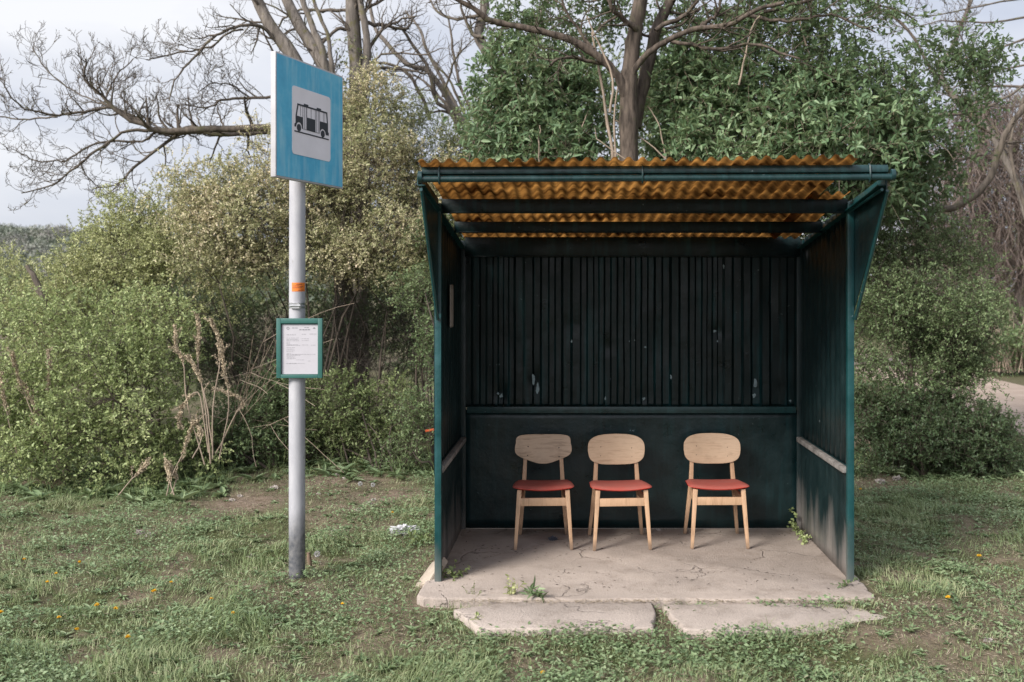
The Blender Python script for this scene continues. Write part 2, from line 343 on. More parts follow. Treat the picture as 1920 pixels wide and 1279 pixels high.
class MB:
    """collects shapes in world coordinates, becomes ONE mesh object"""
    def __init__(self): self.v = []; self.f = []; self.mi = []; self.n = 0; self.cur = 0
    def add(self, verts, faces):
        for x in verts: self.v.append(tuple(float(c) for c in x))
        for f in faces: self.f.append(tuple(i + self.n for i in f)); self.mi.append(self.cur)
        self.n += len(verts); return self
    def box(self, a, b):
        x0, y0, z0 = a; x1, y1, z1 = b
        return self.add([(x0,y0,z0),(x1,y0,z0),(x1,y1,z0),(x0,y1,z0),(x0,y0,z1),(x1,y0,z1),(x1,y1,z1),(x0,y1,z1)],
                        [(3,2,1,0),(4,5,6,7),(0,1,5,4),(1,2,6,5),(2,3,7,6),(3,0,4,7)])
    def bar(self, p, q, w0, d0, w1=None, d1=None, side=(1, 0, 0)):
        """tapered rectangular bar from p to q; w along side, d along the third axis"""
        p = np.array(p, float); q = np.array(q, float); w1 = w0 if w1 is None else w1; d1 = d0 if d1 is None else d1
        t = (q - p) / np.linalg.norm(q - p); s = np.array(side, float); s = s - t * s.dot(t); s /= np.linalg.norm(s)
        u = np.cross(t, s)
        vs = []
        for c, w, d in ((p, w0, d0), (q, w1, d1)):
            for a, b in ((-1,-1),(1,-1),(1,1),(-1,1)): vs.append(c + s*a*w/2 + u*b*d/2)
        return self.add(vs, [(3,2,1,0),(4,5,6,7),(0,1,5,4),(1,2,6,5),(2,3,7,6),(3,0,4,7)])
    def tube(self, pts, r, sides=8, cap=True):
        pts = [np.array(p, float) for p in pts]; k = len(pts)
        rs = r if hasattr(r, '__len__') else [r] * k
        vs = []; ref = None
        for i in range(k):
            t = pts[min(i+1, k-1)] - pts[max(i-1, 0)]; t /= (np.linalg.norm(t) + 1e-9)
            if ref is None:
                ref = np.array([0, 0, 1.0]) if abs(t[2]) < 0.9 else np.array([1.0, 0, 0])
            a = ref - t * ref.dot(t); a /= (np.linalg.norm(a) + 1e-9); b = np.cross(t, a); ref = a
            for j in range(sides):
                an = 2 * math.pi * j / sides
                vs.append(pts[i] + rs[i] * (math.cos(an) * a + math.sin(an) * b))
        fs = [(i*sides+j, i*sides+(j+1) % sides, (i+1)*sides+(j+1) % sides, (i+1)*sides+j) for i in range(k-1) for j in range(sides)]
        if cap: fs += [tuple(range(sides))[::-1], tuple((k-1)*sides + j for j in range(sides))]
        return self.add(vs, fs)
    def prism(self, poly, axis, d0, d1):
        """poly of 2-D points extruded along axis 'x','y' or 'z'"""
        n = len(poly)
        def mk(p, d):
            return {'x': (d, p[0], p[1]), 'y': (p[0], d, p[1]), 'z': (p[0], p[1], d)}[axis]
        vs = [mk(p, d0) for p in poly] + [mk(p, d1) for p in poly]
        fs = [tuple(range(n)), tuple(range(2*n-1, n-1, -1))] + [(i, i+n, (i+1) % n + n, (i+1) % n) for i in range(n)]
        return self.add(vs, fs)
    def grid(self, P, closed=False):
        """P[i][j] of points"""
        P = np.asarray(P); a, b = P.shape[:2]
        fs = [(i*b+j, i*b+j+1, (i+1)*b+j+1, (i+1)*b+j) for i in range(a-1) for j in range(b-1)]
        return self.add(P.reshape(-1, 3), fs)
    def xform(self, Mx):
        self.v = [tuple(Mx @ Vector(p)) for p in self.v]; return self
    def mesh(self, name, mats, off=(0, 0, 0), bevel=0.0, smooth=None, fixn=True):
        bm = bmesh.new()
        vs = [bm.verts.new((p[0]-off[0], p[1]-off[1], p[2]-off[2])) for p in self.v]
        for f, mi in zip(self.f, self.mi):
            try: ff = bm.faces.new([vs[i] for i in f]); ff.material_index = mi
            except ValueError: pass
        if fixn: bmesh.ops.recalc_face_normals(bm, faces=bm.faces)
        if bevel > 0:
            ed = [e for e in bm.edges if e.is_manifold and e.calc_face_angle(0) > 0.6]
            bmesh.ops.bevel(bm, geom=ed, offset=bevel, segments=2, profile=0.6, affect='EDGES', clamp_overlap=True)
        me = bpy.data.meshes.new(name); bm.to_mesh(me); bm.free()
        for mm in (mats if isinstance(mats, (list, tuple)) else [mats]): me.materials.append(mm)
        if smooth is not None:
            me.polygons.foreach_set('use_smooth', np.ones(len(me.polygons), bool))
            me.set_sharp_from_angle(angle=math.radians(smooth))
        return me
    def build(self, name, mats, parent=None, loc=None, bevel=0.0, smooth=None, fixn=True):
        if parent is not None:
            off = origin(parent)
            return link(name, self.mesh(name, mats, off, bevel, smooth, fixn), parent)
        loc = (0, 0, 0) if loc is None else loc
        return link(name, self.mesh(name, mats, loc, bevel, smooth, fixn), None, loc)

# ------------------------------------------------------------------ numpy noise
def _hash(ix, iy, iz, seed):
    h = (ix.astype(np.int64) * 374761393 + iy.astype(np.int64) * 668265263 + iz.astype(np.int64) * 2147483647 + seed * 144665) & 0xffffffff
    h = ((h ^ (h >> 13)) * 1274126177) & 0xffffffff
    h = ((h ^ (h >> 16)) * 2246822519) & 0xffffffff
    return ((h ^ (h >> 15)) & 0xffffff) / float(0xffffff)
def vnoise(x, y, z=None, seed=0):
    x = np.asarray(x, float); y = np.asarray(y, float); z = np.zeros_like(x) if z is None else np.asarray(z, float)
    xi, yi, zi = np.floor(x), np.floor(y), np.floor(z)
    fx, fy, fz = x - xi, y - yi, z - zi
    fx, fy, fz = [f * f * (3 - 2 * f) for f in (fx, fy, fz)]
    r = 0
    for dx in (0, 1):
        for dy in (0, 1):
            for dz in (0, 1):
                w = (fx if dx else 1 - fx) * (fy if dy else 1 - fy) * (fz if dz else 1 - fz)
                r = r + w * _hash(xi + dx, yi + dy, zi + dz, seed)
    return r
def fbm(x, y, z=None, seed=0, oct=4):
    s = 0; a = 0.5; t = 0
    for o in range(oct):
        s = s + a * vnoise(x * 2**o, y * 2**o, None if z is None else z * 2**o, seed + o * 17); t += a; a *= 0.5
    return s / t

def unit(v): return v / (np.linalg.norm(v, axis=-1, keepdims=True) + 1e-9)
def rdir(rng, n):
    return unit(rng.normal(size=(n, 3)))

# ------------------------------------------------------------------ leaves, tubes
def leaves_geo(P, D, N, L, W, fold=0.25, curl=0.15, big=False):
    """P base points, D growth direction, N rough normal -> verts, faces. big leaves get 6 verts, small 4"""
    D = unit(D); S = unit(np.cross(D, N)); N = unit(np.cross(S, D))
    L = L[:, None]; W = W[:, None]; n = len(P)
    if big:
        cols = [P, P + D*L*.32 + S*W*.5 + N*W*fold, P + D*L*.70 + S*W*.36 + N*W*fold*.5 - N*L*curl*.4, P + D*L - N*L*curl,
                P + D*L*.70 - S*W*.36 + N*W*fold*.5 - N*L*curl*.4, P + D*L*.32 - S*W*.5 + N*W*fold]
        V = np.stack(cols, 1).reshape(-1, 3); b = (np.arange(n) * 6)[:, None]
        F4 = np.concatenate([b + np.array([[0, 1, 2, 3]]), b + np.array([[0, 3, 4, 5]])])
        return V, F4, None
    cols = [P, P + D*L*.45 + S*W*.5 + N*W*fold, P + D*L - N*L*curl, P + D*L*.45 - S*W*.5 + N*W*fold]
    V = np.stack(cols, 1).reshape(-1, 3); b = (np.arange(n) * 4)[:, None]
    F3 = np.concatenate([b + np.array([[0, 1, 2]]), b + np.array([[0, 2, 3]])])
    return V, None, F3
def tubes_geo(P, R, sides=3):
    """P (S,K,3), R (S,K)"""
    S_, K, _ = P.shape
    T = np.gradient(P, axis=1); T = unit(T)
    ref = np.tile(np.array([0.31, 0.77, 0.55]), (S_, K, 1))
    A = unit(ref - T * (ref * T).sum(-1, keepdims=True)); B = np.cross(T, A)
    an = 2 * np.pi * np.arange(sides) / sides
    V = P[:, :, None, :] + R[:, :, None, None] * (np.cos(an)[None, None, :, None] * A[:, :, None, :] + np.sin(an)[None, None, :, None] * B[:, :, None, :])
    V = V.reshape(-1, 3)
    base = (np.arange(S_) * K * sides)[:, None, None] + (np.arange(K - 1) * sides)[None, :, None] + np.arange(sides)[None, None, :]
    nxt = (np.arange(S_) * K * sides)[:, None, None] + (np.arange(K - 1) * sides)[None, :, None] + ((np.arange(sides) + 1) % sides)[None, None, :]
    Fq = np.stack([base, nxt, nxt + sides, base + sides], -1).reshape(-1, 4)
    return V, Fq
class Soup:
    """numpy geometry collector with a material index per face"""
    def __init__(self): self.V = []; self.F3 = []; self.F4 = []; self.M3 = []; self.M4 = []; self.n = 0
    def add(self, V, F4=None, F3=None, mi=0):
        if F4 is not None and len(F4): self.F4.append(F4 + self.n); self.M4.append(np.full(len(F4), mi))
        if F3 is not None and len(F3): self.F3.append(F3 + self.n); self.M3.append(np.full(len(F3), mi))
        self.V.append(V); self.n += len(V); return self
    def build(self, name, mats, parent=None, loc=(0, 0, 0), smooth=False):
        V = np.concatenate(self.V)
        off = origin(parent) if parent is not None else np.array(loc)
        fl = []; ml = []
        if self.F4: fl.append(np.concatenate(self.F4)); ml.append(np.concatenate(self.M4))
        if self.F3: fl.append(np.concatenate(self.F3)); ml.append(np.concatenate(self.M3))
        me = mesh_np(name, V - off, fl, mats, np.concatenate(ml), smooth)
        return link(name, me, parent, (0, 0, 0) if parent is not None else tuple(float(x) for x in loc))

def sprays(rng, base, dirs, length, nleaf, leafL, leafW, soupL, soupT, droop=0.15, twig_r=0.003, big=False, opp=False, upbias=0.5, spread=0.9, tmi=0):
    """leafy twigs: each base point carries a twig with nleaf leaves along it"""
    S_ = len(base)
    if S_ == 0: return
    L = length * rng.uniform(0.55, 1.35, S_)
    d = unit(dirs); side = unit(np.cross(d, rdir(rng, S_)))
    K = 4; t = np.linspace(0, 1, K)[None, :, None]
    bend = rng.uniform(-0.25, 0.25, S_)[:, None, None]
    P = base[:, None, :] + d[:, None, :] * L[:, None, None] * t + side[:, None, :] * (bend * L[:, None, None]) * t**2
    P[:, :, 2] -= (droop * L)[:, None] * (t[..., 0]**2)
    if soupT is not None:
        R = twig_r * np.linspace(1.0, 0.35, K)[None, :] * np.ones((S_, 1))
        V, Fq = tubes_geo(P, R, 3); soupT.add(V, Fq, mi=tmi)
    tt = (np.arange(nleaf)[None, :] + rng.uniform(0.1, 0.9, (S_, nleaf))) / nleaf
    tt = 0.12 + 0.9 * tt
    q = base[:, None, :] + d[:, None, :] * L[:, None, None] * tt[..., None] + side[:, None, :] * (bend * L[:, None, None]) * (tt**2)[..., None]
    q[..., 2] -= (droop * L)[:, None] * tt**2
    q = q.reshape(-1, 3); n = len(q)
    dd = np.repeat(d, nleaf, 0)
    out = unit(np.cross(dd, rdir(rng, n)))
    ld = unit(dd * rng.uniform(0.1, 0.9, (n, 1)) + out * spread + np.array([0, 0, 0.12]))
    nn = unit(rng.normal(size=(n, 3)) * 0.6 + np.array([0, 0, upbias * 1.6]) + dd * 0.2)
    LL = leafL * rng.uniform(0.4, 1.45, n); WW = leafW * rng.uniform(0.7, 1.25, n)
    V, F4, F3 = leaves_geo(q, ld, nn, LL, WW, big=big, curl=0.2 if big else 0.1)
    soupL.add(V, F4, F3)

def envelope(rng, lumps, n, shell=0.35, lump=0.35, seed=0, gap=0.33, gfreq=1.6, zmin=0.02):
    """points + outward directions on a rough union of ellipsoids (cx,cy,cz,rx,ry,rz)"""
    lumps = np.array(lumps, float)
    w = (lumps[:, 3] * lumps[:, 4] * lumps[:, 5])**(2 / 3); w /= w.sum()
    P = []; D = []; got = 0
    while got < n:
        k = rng.choice(len(lumps), size=n, p=w); dv = rdir(rng, n)
        rr = 1 - np.abs(rng.normal(0, shell, n)); rr = np.clip(rr, 0.15, 1.0)
        c = lumps[k, :3]; R = lumps[k, 3:]
        mod = 1 - lump / 2 + lump * fbm(dv[:, 0] * 2.2 + k * 7.3, dv[:, 1] * 2.2, dv[:, 2] * 2.2 + 5, seed, 3) * 1.6 - lump * 0.3
        p = c + dv * R * (rr * mod)[:, None]
        g = .5 * fbm(p[:, 0] * gfreq, p[:, 1] * gfreq, p[:, 2] * gfreq, seed + 91, 3) + .5 * vnoise(p[:, 0] * gfreq * 2.3, p[:, 1] * gfreq * 2.3, p[:, 2] * gfreq * 2.3, seed + 191)
        ok = (p[:, 2] > zmin) & (g > gap + rng.uniform(-0.08, 0.08, n))
        P.append(p[ok]); D.append(unit(dv[ok] / R[ok])); got += ok.sum()
    return np.concatenate(P)[:n], np.concatenate(D)[:n]

def limbs_to(rng, root, targets, r0, K=7, wob=0.12, hub=None):
    """curved stems from root(s) to each target"""
    n = len(targets); root = np.asarray(root, float)
    if root.ndim == 1: root = np.tile(root, (n, 1))
    t = np.linspace(0, 1, K)
    d = targets - root; Ln = np.linalg.norm(d, axis=1)
    P = root[:, None, :] + d[:, None, :] * t[None, :, None]
    P[:, :, 2] += (0.22 * Ln)[:, None] * (np.sin(t * np.pi) * 0.6)[None, :]
    wv = np.cumsum(rng.normal(0, 1, (n, K, 3)), axis=1); wv -= wv[:, :1]
    P += wv * (wob * Ln / K)[:, None, None] * np.sin(t * np.pi)[None, :, None]
    R = np.asarray(r0).reshape(-1, 1) * np.linspace(1, 0.25, K)[None, :] * np.ones((n, 1))
    return P, R

def sublumps(rng, lumps, k=12):
    """break each big ellipsoid into knobbly clumps"""
    out = []
    for l in lumps:
        c, R = np.array(l[:3]), np.array(l[3:])
        out.append(tuple(c) + tuple(R * .62))
        for d in rdir(rng, k):
            d[2] = d[2] * .8 + .1
            r = R * rng.uniform(.24, .46) * np.array([1, 1, .85])
            out.append(tuple(c + d * R * .72) + tuple(r))
    return out
def shrub(name, label, cat, root, lumps, n_spray, leafmat_, group=None, seed=1, spray_len=0.16, nleaf=9, leafL=0.026, leafW=0.014,
          stems=9, stem_r=0.018, big=False, gap=0.33, shell=0.3, lump=0.35, gfreq=1.6, up=0.35, twigmat='twig', inner=140, zmin=0.03,
          keep=None, droop=0.15, dead=0, twm=None, subl=True):
    rng = np.random.default_rng(seed)
    t = thing(name, root, label, cat, group)
    lumps0 = lumps
    if subl: lumps = sublumps(rng, lumps)
    P, D = envelope(rng, lumps, n_spray, shell=shell, gap=gap, seed=seed, lump=lump, gfreq=gfreq, zmin=zmin)
    if keep is not None:
        k = keep(P); P = P[k]; D = D[k]
    d = unit(D * 0.75 + rdir(rng, len(P)) * 0.7 + np.array([0, 0, up]))
    sl = Soup(); st = Soup()
    sprays(rng, P, d, spray_len, nleaf, leafL, leafW, sl, st, droop=droop, big=big, tmi=1)
    # stems: from the ground into the crown
    lum = np.array(lumps0)
    root = np.asarray(root, float)
    hubs = []
    for i in range(stems):
        l = lum[i % len(lum)]
        hubs.append(l[:3] + rng.normal(0, 0.3, 3) * l[3:])
    hubs = np.array(hubs)
    hubs[:, 2] = np.maximum(hubs[:, 2], 0.25)
    rt = np.tile(root, (stems, 1)) + rng.normal(0, 1, (stems, 3)) * np.array([0.35, 0.2, 0])
    rt[:, :2] += (hubs[:, :2] - rt[:, :2]) * 0.35
    rt[:, 2] = -0.03
    SP, SR = limbs_to(rng, rt, hubs, stem_r * rng.uniform(0.6, 1.2, stems), wob=0.35)
    V, Fq = tubes_geo(SP, SR, 6); st.add(V, Fq)
    idx = rng.choice(len(P), min(inner, len(P)), replace=False)
    # each side branch starts on the nearest stem
    cand = SP[:, 2:, :].reshape(-1, 3); candr = SR[:, 2:].reshape(-1)
    dist = np.linalg.norm(P[idx][:, None, :] - cand[None], axis=2); j = dist.argmin(1)
    BP, BR = limbs_to(rng, cand[j], P[idx], np.minimum(candr[j] * 0.8, stem_r * 0.35), K=7, wob=0.5)
    V, Fq = tubes_geo(BP, BR, 4); st.add(V, Fq)
    if dead:
        p0 = P[rng.integers(0, len(P), dead)]
        c = lum[rng.integers(0, len(lum), dead), :3]
        p0 = p0 + (c - p0) * rng.uniform(0.2, 0.8, (dead, 1))
        TP, TR = limbs_to(rng, p0, p0 + rdir(rng, dead) * rng.uniform(0.3, 0.9, (dead, 1)), 0.004, K=6, wob=0.6)
        V, Fq = tubes_geo(TP, TR, 3); st.add(V, Fq)
    st.build('stems', [M[twigmat], M[twm or twigmat]], t)
    sl.build('foliage', [leafmat_], t)
    return t

# branching for bare trees -------------------------------------------------
def grow(rng, p, d, L, r, lev, out, wob=0.32, kids=(4, 7), ratio=(0.35, 0.65), ang=(0.5, 1.1), trop=0.05, K=7):
    pts = [p.copy()]; dirs = []
    step = L / (K - 1); dd = d / np.linalg.norm(d)
    for i in range(K - 1):
        dd = dd + rng.normal(0, wob, 3) * 0.5 + np.array([0, 0, trop]); dd /= np.linalg.norm(dd)
        pts.append(pts[-1] + dd * step); dirs.append(dd)
    dirs.append(dirs[-1])
    rad = np.linspace(r, max(r * 0.35, 0.0022), K)
    out.append((np.array(pts), rad))
    if lev <= 0: return
    spawn(rng, np.array(pts), rad, lev, out, L, wob, kids, ratio, ang, trop)
def spawn(rng, pts, rad, lev, out, L, wob=0.32, kids=(4, 7), ratio=(0.35, 0.65), ang=(0.5, 1.1), trop=0.05, t0=0.2, nk=None):
    K = len(pts); n = rng.integers(kids[0], kids[1] + 1) if nk is None else nk
    for i in range(n):
        t = t0 + (1 - t0) * (i + rng.uniform(0.1, 0.95)) / n
        x = t * (K - 1); j = min(int(x), K - 2); f = x - j
        p = pts[j] * (1 - f) + pts[j + 1] * f; d = pts[j + 1] - pts[j]; d = d / (np.linalg.norm(d) + 1e-9)
        ax = np.cross(d, rng.normal(size=3)); ax /= np.linalg.norm(ax)
        a = rng.uniform(*ang)
        nd = d * math.cos(a) + ax * math.sin(a)
        r = (rad[j] * (1 - f) + rad[j + 1] * f) * rng.uniform(0.45, 0.7)
        grow(rng, p, nd, L * rng.uniform(*ratio) * (1 - 0.35 * t), max(r, 0.003), lev - 1, out, wob, kids, ratio, ang, trop)
def smooth_line(pts, n):
    pts = np.array(pts, float); k = len(pts)
    P = np.vstack([2 * pts[0] - pts[1], pts, 2 * pts[-1] - pts[-2]])
    o = []
    for u in np.linspace(0, k - 1, n):
        i = min(int(u), k - 2); f = u - i
        a, b, c, d = P[i], P[i + 1], P[i + 2], P[i + 3]
        o.append(0.5 * ((2 * b) + (-a + c) * f + (2 * a - 5 * b + 4 * c - d) * f * f + (-a + 3 * b - 3 * c + d) * f**3))
    return np.array(o)
def limb(px, Y, w0, w1, rng, jit=0.03, n=None, dY=0.0):
    """a limb through photo points at depth Y (dY: how far its far end leans away), widths in photo px"""
    k = len(px); n = n or max(7, k * 4)
    P = np.array([at(x, y, Y + dY * i / max(1, k - 1)) for i, (x, y) in enumerate(px)])
    P = smooth_line(P, n)
    wv = np.cumsum(rng.normal(0, jit, (n, 3)), 0) * 0.35; wv -= np.linspace(0, 1, n)[:, None] * wv[-1]
    P = P + wv
    R = np.linspace(w0, w1, n) * Y / F / 2
    R = R * (1 + rng.normal(0, 0.05, n))
    return P, R
def put_limbs(soup, limbs, sides=8, mi=0):
    for P, R in limbs:
        V, Fq = tubes_geo(P[None], np.asarray(R)[None], sides); soup.add(V, Fq, mi=mi)
def put_twigs(soup, out, mi=0):
    by = {}
    for P, R in out: by.setdefault(len(P), []).append((P, R))
    for K, l in by.items():
        P = np.stack([a for a, _ in l]); R = np.stack([b for _, b in l])
        thick = R[:, 0] > 0.012
        if thick.any(): V, Fq = tubes_geo(P[thick], R[thick], 6); soup.add(V, Fq, mi=mi)
        if (~thick).any(): V, Fq = tubes_geo(P[~thick], R[~thick], 4); soup.add(V, Fq, mi=mi)

# ================================================================== GROUND
SLAB = (-1.03, 1.90, 6.12, 8.15)          # x0,x1,y0,y1 of the concrete floor
def bare_at(x, y):
    b = 0.9 * np.clip((fbm(x * 0.9, y * 0.9, None, 3, 5) - 0.52) * 5.0, 0, 1) * 0.7
    b = np.maximum(b, np.clip((fbm(x * 3.1, y * 3.1, None, 8, 4) - 0.54) * 6, 0, 1) * 0.7)
    for px, py, sx, sy, a in ((610, 905, 0.8, 0.6, 1.15), (460, 940, 0.5, 0.6, 1.15), (720, 930, 0.6, 0.5, 1.0), (640, 950, .5, .3, 1.0), (210, 965, 0.6, 0.22, .95), (60, 985, 0.5, .3, .5),
                              (560, 1105, 0.28, 0.16, .95), (700, 1075, 0.30, 0.25, .7), (800, 1150, 0.22, 0.18, .9), (1700, 1215, 0.42, 0.11, 1.0), (1740, 1155, 0.45, 0.14, 1.0),
                              (1665, 1175, 0.20, .12, .9), (1232, 1165, 0.10, 0.35, 1.0), (1250, 1200, 0.6, 0.07, .8), (1620, 1215, .22, .06, 1.0), (630, 985, .35, .25, .75), (1650, 905, .5, .35, .9), (1500, 1140, .6, .09, .8), (330, 1065, .4, .2, .45), (530, 1255, .3, .1, .6), (1130, 1262, .3, .06, .6)):
        c = gp(px, py)
        b = np.maximum(b, a * np.exp(-(((x - c[0]) / sx)**2 + ((y - c[1]) / sy)**2)) * (0.55 + 0.75 * fbm(x * 4, y * 4, None, 21, 3)))
    return np.clip(b, 0, 1)
def hgt(x, y):
    near = np.exp(-((np.maximum(0, np.abs(y - 8) - 6) / 6)**2))
    h = 0.05 * (fbm(x * 0.8, y * 0.8, None, 31, 3) - 0.5) + 0.11 * (fbm(x * 3.0, y * 3.0, None, 41, 3) - 0.5)
    # settle down flat round the slab and the pole
    dx = np.maximum(np.maximum(SLAB[0] - x, x - SLAB[1]), 0); dy = np.maximum(np.maximum(5.75 - y, y - SLAB[3]), 0)
    k = np.clip(np.hypot(dx, dy) / 0.5, 0, 1)
    px_ = np.clip((x + 1.45) / .45, 0, 1) * np.clip((2.9 - x) / .8, 0, 1); py_ = np.clip((y - 5.2) / .4, 0, 1) * np.clip((9.2 - y) / .9, 0, 1)
    sm = lambda t: t * t * (3 - 2 * t)
    lift = sm(px_) * sm(py_) * (.040 + .040 * sm(np.clip((x - .9) / .9, 0, 1)))
    return h * near * (0.25 + 0.75 * k) + lift
def axis(lo, hi, step, far):
    a = np.arange(lo, hi + 1e-6, step); up = [hi]; s = step
    while up[-1] < far: s *= 1.35; up.append(up[-1] + s)
    dn = [lo]; s = step
    while dn[-1] > -far: s *= 1.35; dn.append(dn[-1] - s)
    return np.concatenate([np.array(dn[:0:-1]), a, np.array(up[1:])])
gx = axis(-6.5, 6.0, 0.05, 650); gy = axis(4.2, 12.0, 0.05, 650)
GX, GY = np.meshgrid(gx, gy, indexing='ij')
GZ = hgt(GX, GY)
V = np.stack([GX, GY, GZ], -1).reshape(-1, 3)
a_, b_ = GX.shape
I = (np.arange(a_ - 1)[:, None] * b_ + np.arange(b_ - 1)[None, :]).reshape(-1)
FQ = np.stack([I, I + b_, I + b_ + 1, I + 1], -1)
me = mesh_np('ground', V, [FQ], M['ground'], None, True)
at_ = me.attributes.new('bare', 'FLOAT', 'POINT'); at_.data.foreach_set('value', bare_at(V[:, 0], V[:, 1]).astype(np.float32))
tag(link('ground', me), kind='structure')

# dirt track on the right, going away behind the shelter
cl = smooth_line([(7.2, 9.5), (7.6, 14), (8.0, 20), (8.1, 27), (7.0, 34), (3.5, 41), (-4, 46)], 60)
mb = []
rr = np.random.default_rng(5)
tang = unit(np.gradient(cl, axis=0)); nrm = np.stack([tang[:, 1], -tang[:, 0]], 1)
for i in range(len(cl)):
    row = []
    for j, u in enumerate(np.linspace(-1, 1, 9)):
        w = 1.6 + (0.25 * (vnoise(np.array([i * .4]), np.array([j * 0.0 + (u > 0) * 9.0]))[0] - .5) if abs(u) == 1 else 0)
        p = cl[i] + nrm[i] * u * w
        row.append((p[0], p[1], (-.02 if abs(u) > .95 else .022) - 0.008 * (abs(abs(u) - .5) < .2)))
    mb.append(row)
road = MB().grid(mb).build('dirt_road', M['road'], smooth=60)
tag(road, kind='structure')

# far wooded hill on the left
hx = np.linspace(-330, 40, 90); hy = np.linspace(180, 420, 40)
HX, HY = np.meshgrid(hx, hy, indexing='ij')
def hill_z(x, y):
    prof = np.exp(-((x + 165) / 90)**2) * 4 + 13.0 * np.exp(-((np.minimum(x + 150, 0) / 400)**2)) * (1 / (1 + np.exp((x + 60) / 16)))
    return prof * np.clip((y - 190) / 70, 0, 1)**0.8 * np.clip((430 - y) / 120, 0, 1)
HZ = hill_z(HX, HY) - 0.5
P = np.stack([HX, HY, HZ], -1)
hill = MB().grid(P).build('hills', M['hill'], smooth=80); tag(hill, kind='structure')
rng = np.random.default_rng(99)
n = 3000
tx = rng.uniform(-215, -40, n); ty = rng.uniform(205, 330, n); tz = hill_z(tx, ty)
k = tz > 1.0; tx, ty, tz = tx[k], ty[k], tz[k]; n = len(tx)
rad = rng.uniform(1.0, 2.1, n)
per = 70
dv = rdir(rng, n * per); dv[:, 2] = np.abs(dv[:, 2])
c = np.repeat(np.stack([tx, ty, tz + rad * 0.3], 1), per, 0)
Pp = c + dv * np.repeat(rad, per)[:, None] * rng.uniform(0.65, 1.05, (n * per, 1)) * np.array([1, 1, 1.15])
V, F4, F3 = leaves_geo(Pp, rdir(rng, len(Pp)), dv, rng.uniform(.3, .75, len(Pp)), rng.uniform(.25, .55, len(Pp)))
s = Soup().add(V, F4, F3); o = s.build('woods', [M['leaf_hill']])
tag(o, 'far wooded hillside showing above the bushes under the sky', 'woods', kind='stuff')

# ================================================================== CONCRETE
def rough_slab(name, outline, z0, z1, mat, seed, label, cat, group=None, edge=0.012, tilt=(0, 0), step=0.025):
    """a cast slab with a worn, uneven edge: outline list of xy"""
    rng = np.random.default_rng(seed)
    out = []
    k = len(outline)
    for i in range(k):
        a = np.array(outline[i], float); b = np.array(outline[(i + 1) % k], float); n = max(2, int(np.linalg.norm(b - a) / step))
        for j in range(n):
            p = a + (b - a) * j / n; out.append(p)
    out = np.array(out)
    d = unit(out - out.mean(0))
    out = out - d * ((fbm(out[:, 0] * 4, out[:, 1] * 4, None, seed, 4) - 0.35) * edge * 3.2 + np.clip(fbm(out[:, 0] * 13, out[:, 1] * 13, None, seed + 5, 3) - .58, 0, 1) * edge * 9)[:, None]
    cx, cy = out.mean(0)
    bm = bmesh.new()
    rings = [(0, z0), (0, z1 - edge), (edge * 0.45, z1 - edge * 0.25), (edge * 1.4, z1)]
    vr = []
    for ins, z in rings:
        q = out - d * ins
        vr.append([bm.verts.new((p[0] - cx, p[1] - cy, z + tilt[0] * (p[0] - cx) + tilt[1] * (p[1] - cy))) for p in q])
    m_ = len(out)
    for a in range(len(rings) - 1):
        for i in range(m_): bm.faces.new((vr[a][i], vr[a][(i + 1) % m_], vr[a + 1][(i + 1) % m_], vr[a + 1][i]))
    bm.faces.new(vr[-1])
    bmesh.ops.recalc_face_normals(bm, faces=bm.faces)
    me = bpy.data.meshes.new(name); bm.to_mesh(me); bm.free(); me.materials.append(mat)
    me.polygons.foreach_set('use_smooth', np.ones(len(me.polygons), bool)); me.set_sharp_from_angle(angle=math.radians(50))
    o = link(name, me, None, (float(cx), float(cy), 0))
    return tag(o, label, cat, group)
rough_slab('concrete_slab', [(-1.0, 6.19), (-.95, 6.15), (-.3, 6.14), (.5, 6.125), (1.3, 6.13), (1.75, 6.15), (1.86, 6.21), (1.88, 6.5), (1.86, 8.14), (-.98, 8.14)], -0.12, 0.10, M['slab'], 3,
           'worn pinkish concrete floor slab under the bus shelter', 'concrete slab', edge=0.014)
rough_slab('stepping_slab', [tuple(gp(850, 1142, .082)[:2]), tuple(gp(960, 1128, .082)[:2]), tuple(gp(1222, 1126, .082)[:2]), tuple(gp(1233, 1150, .082)[:2]), tuple(gp(1226, 1177, .082)[:2]), tuple(gp(1040, 1179, .082)[:2]), tuple(gp(900, 1178, .082)[:2])],
           -0.10, 0.082, M['step'], 11, 'low concrete step slab with a tapering rounded end, left of the soil joint', 'step slab', 'step slabs before the shelter', edge=0.010)
rough_slab('stepping_slab', [tuple(gp(1238, 1134, .080)[:2]), tuple(gp(1420, 1130, .080)[:2]), tuple(gp(1600, 1133, .080)[:2]), tuple(gp(1672, 1159, .080)[:2]), tuple(gp(1640, 1174, .080)[:2]), tuple(gp(1460, 1187, .080)[:2]), tuple(gp(1280, 1180, .080)[:2])],
           -0.10, 0.082, M['step'], 17, 'low concrete step slab worn to a point at its far right end', 'step slab', 'step slabs before the shelter', edge=0.012)
# leaning edging stone at the left post
e0 = gp(793, 1097, .06); e1 = gp(818, 1050, .18)
mb = MB(); mb.bar(e0 + [0, 0, -.02], (e1[0] + .02, e1[1] + .05, .155), 0.17, 0.055, 0.13, 0.05, side=(1, -.15, .75))
o = mb.build('edging_stone', M['edging'], None, tuple(e0), bevel=0.012, smooth=40)
tag(o, 'broken concrete edging piece leaning against the teal left post', 'edging stone')

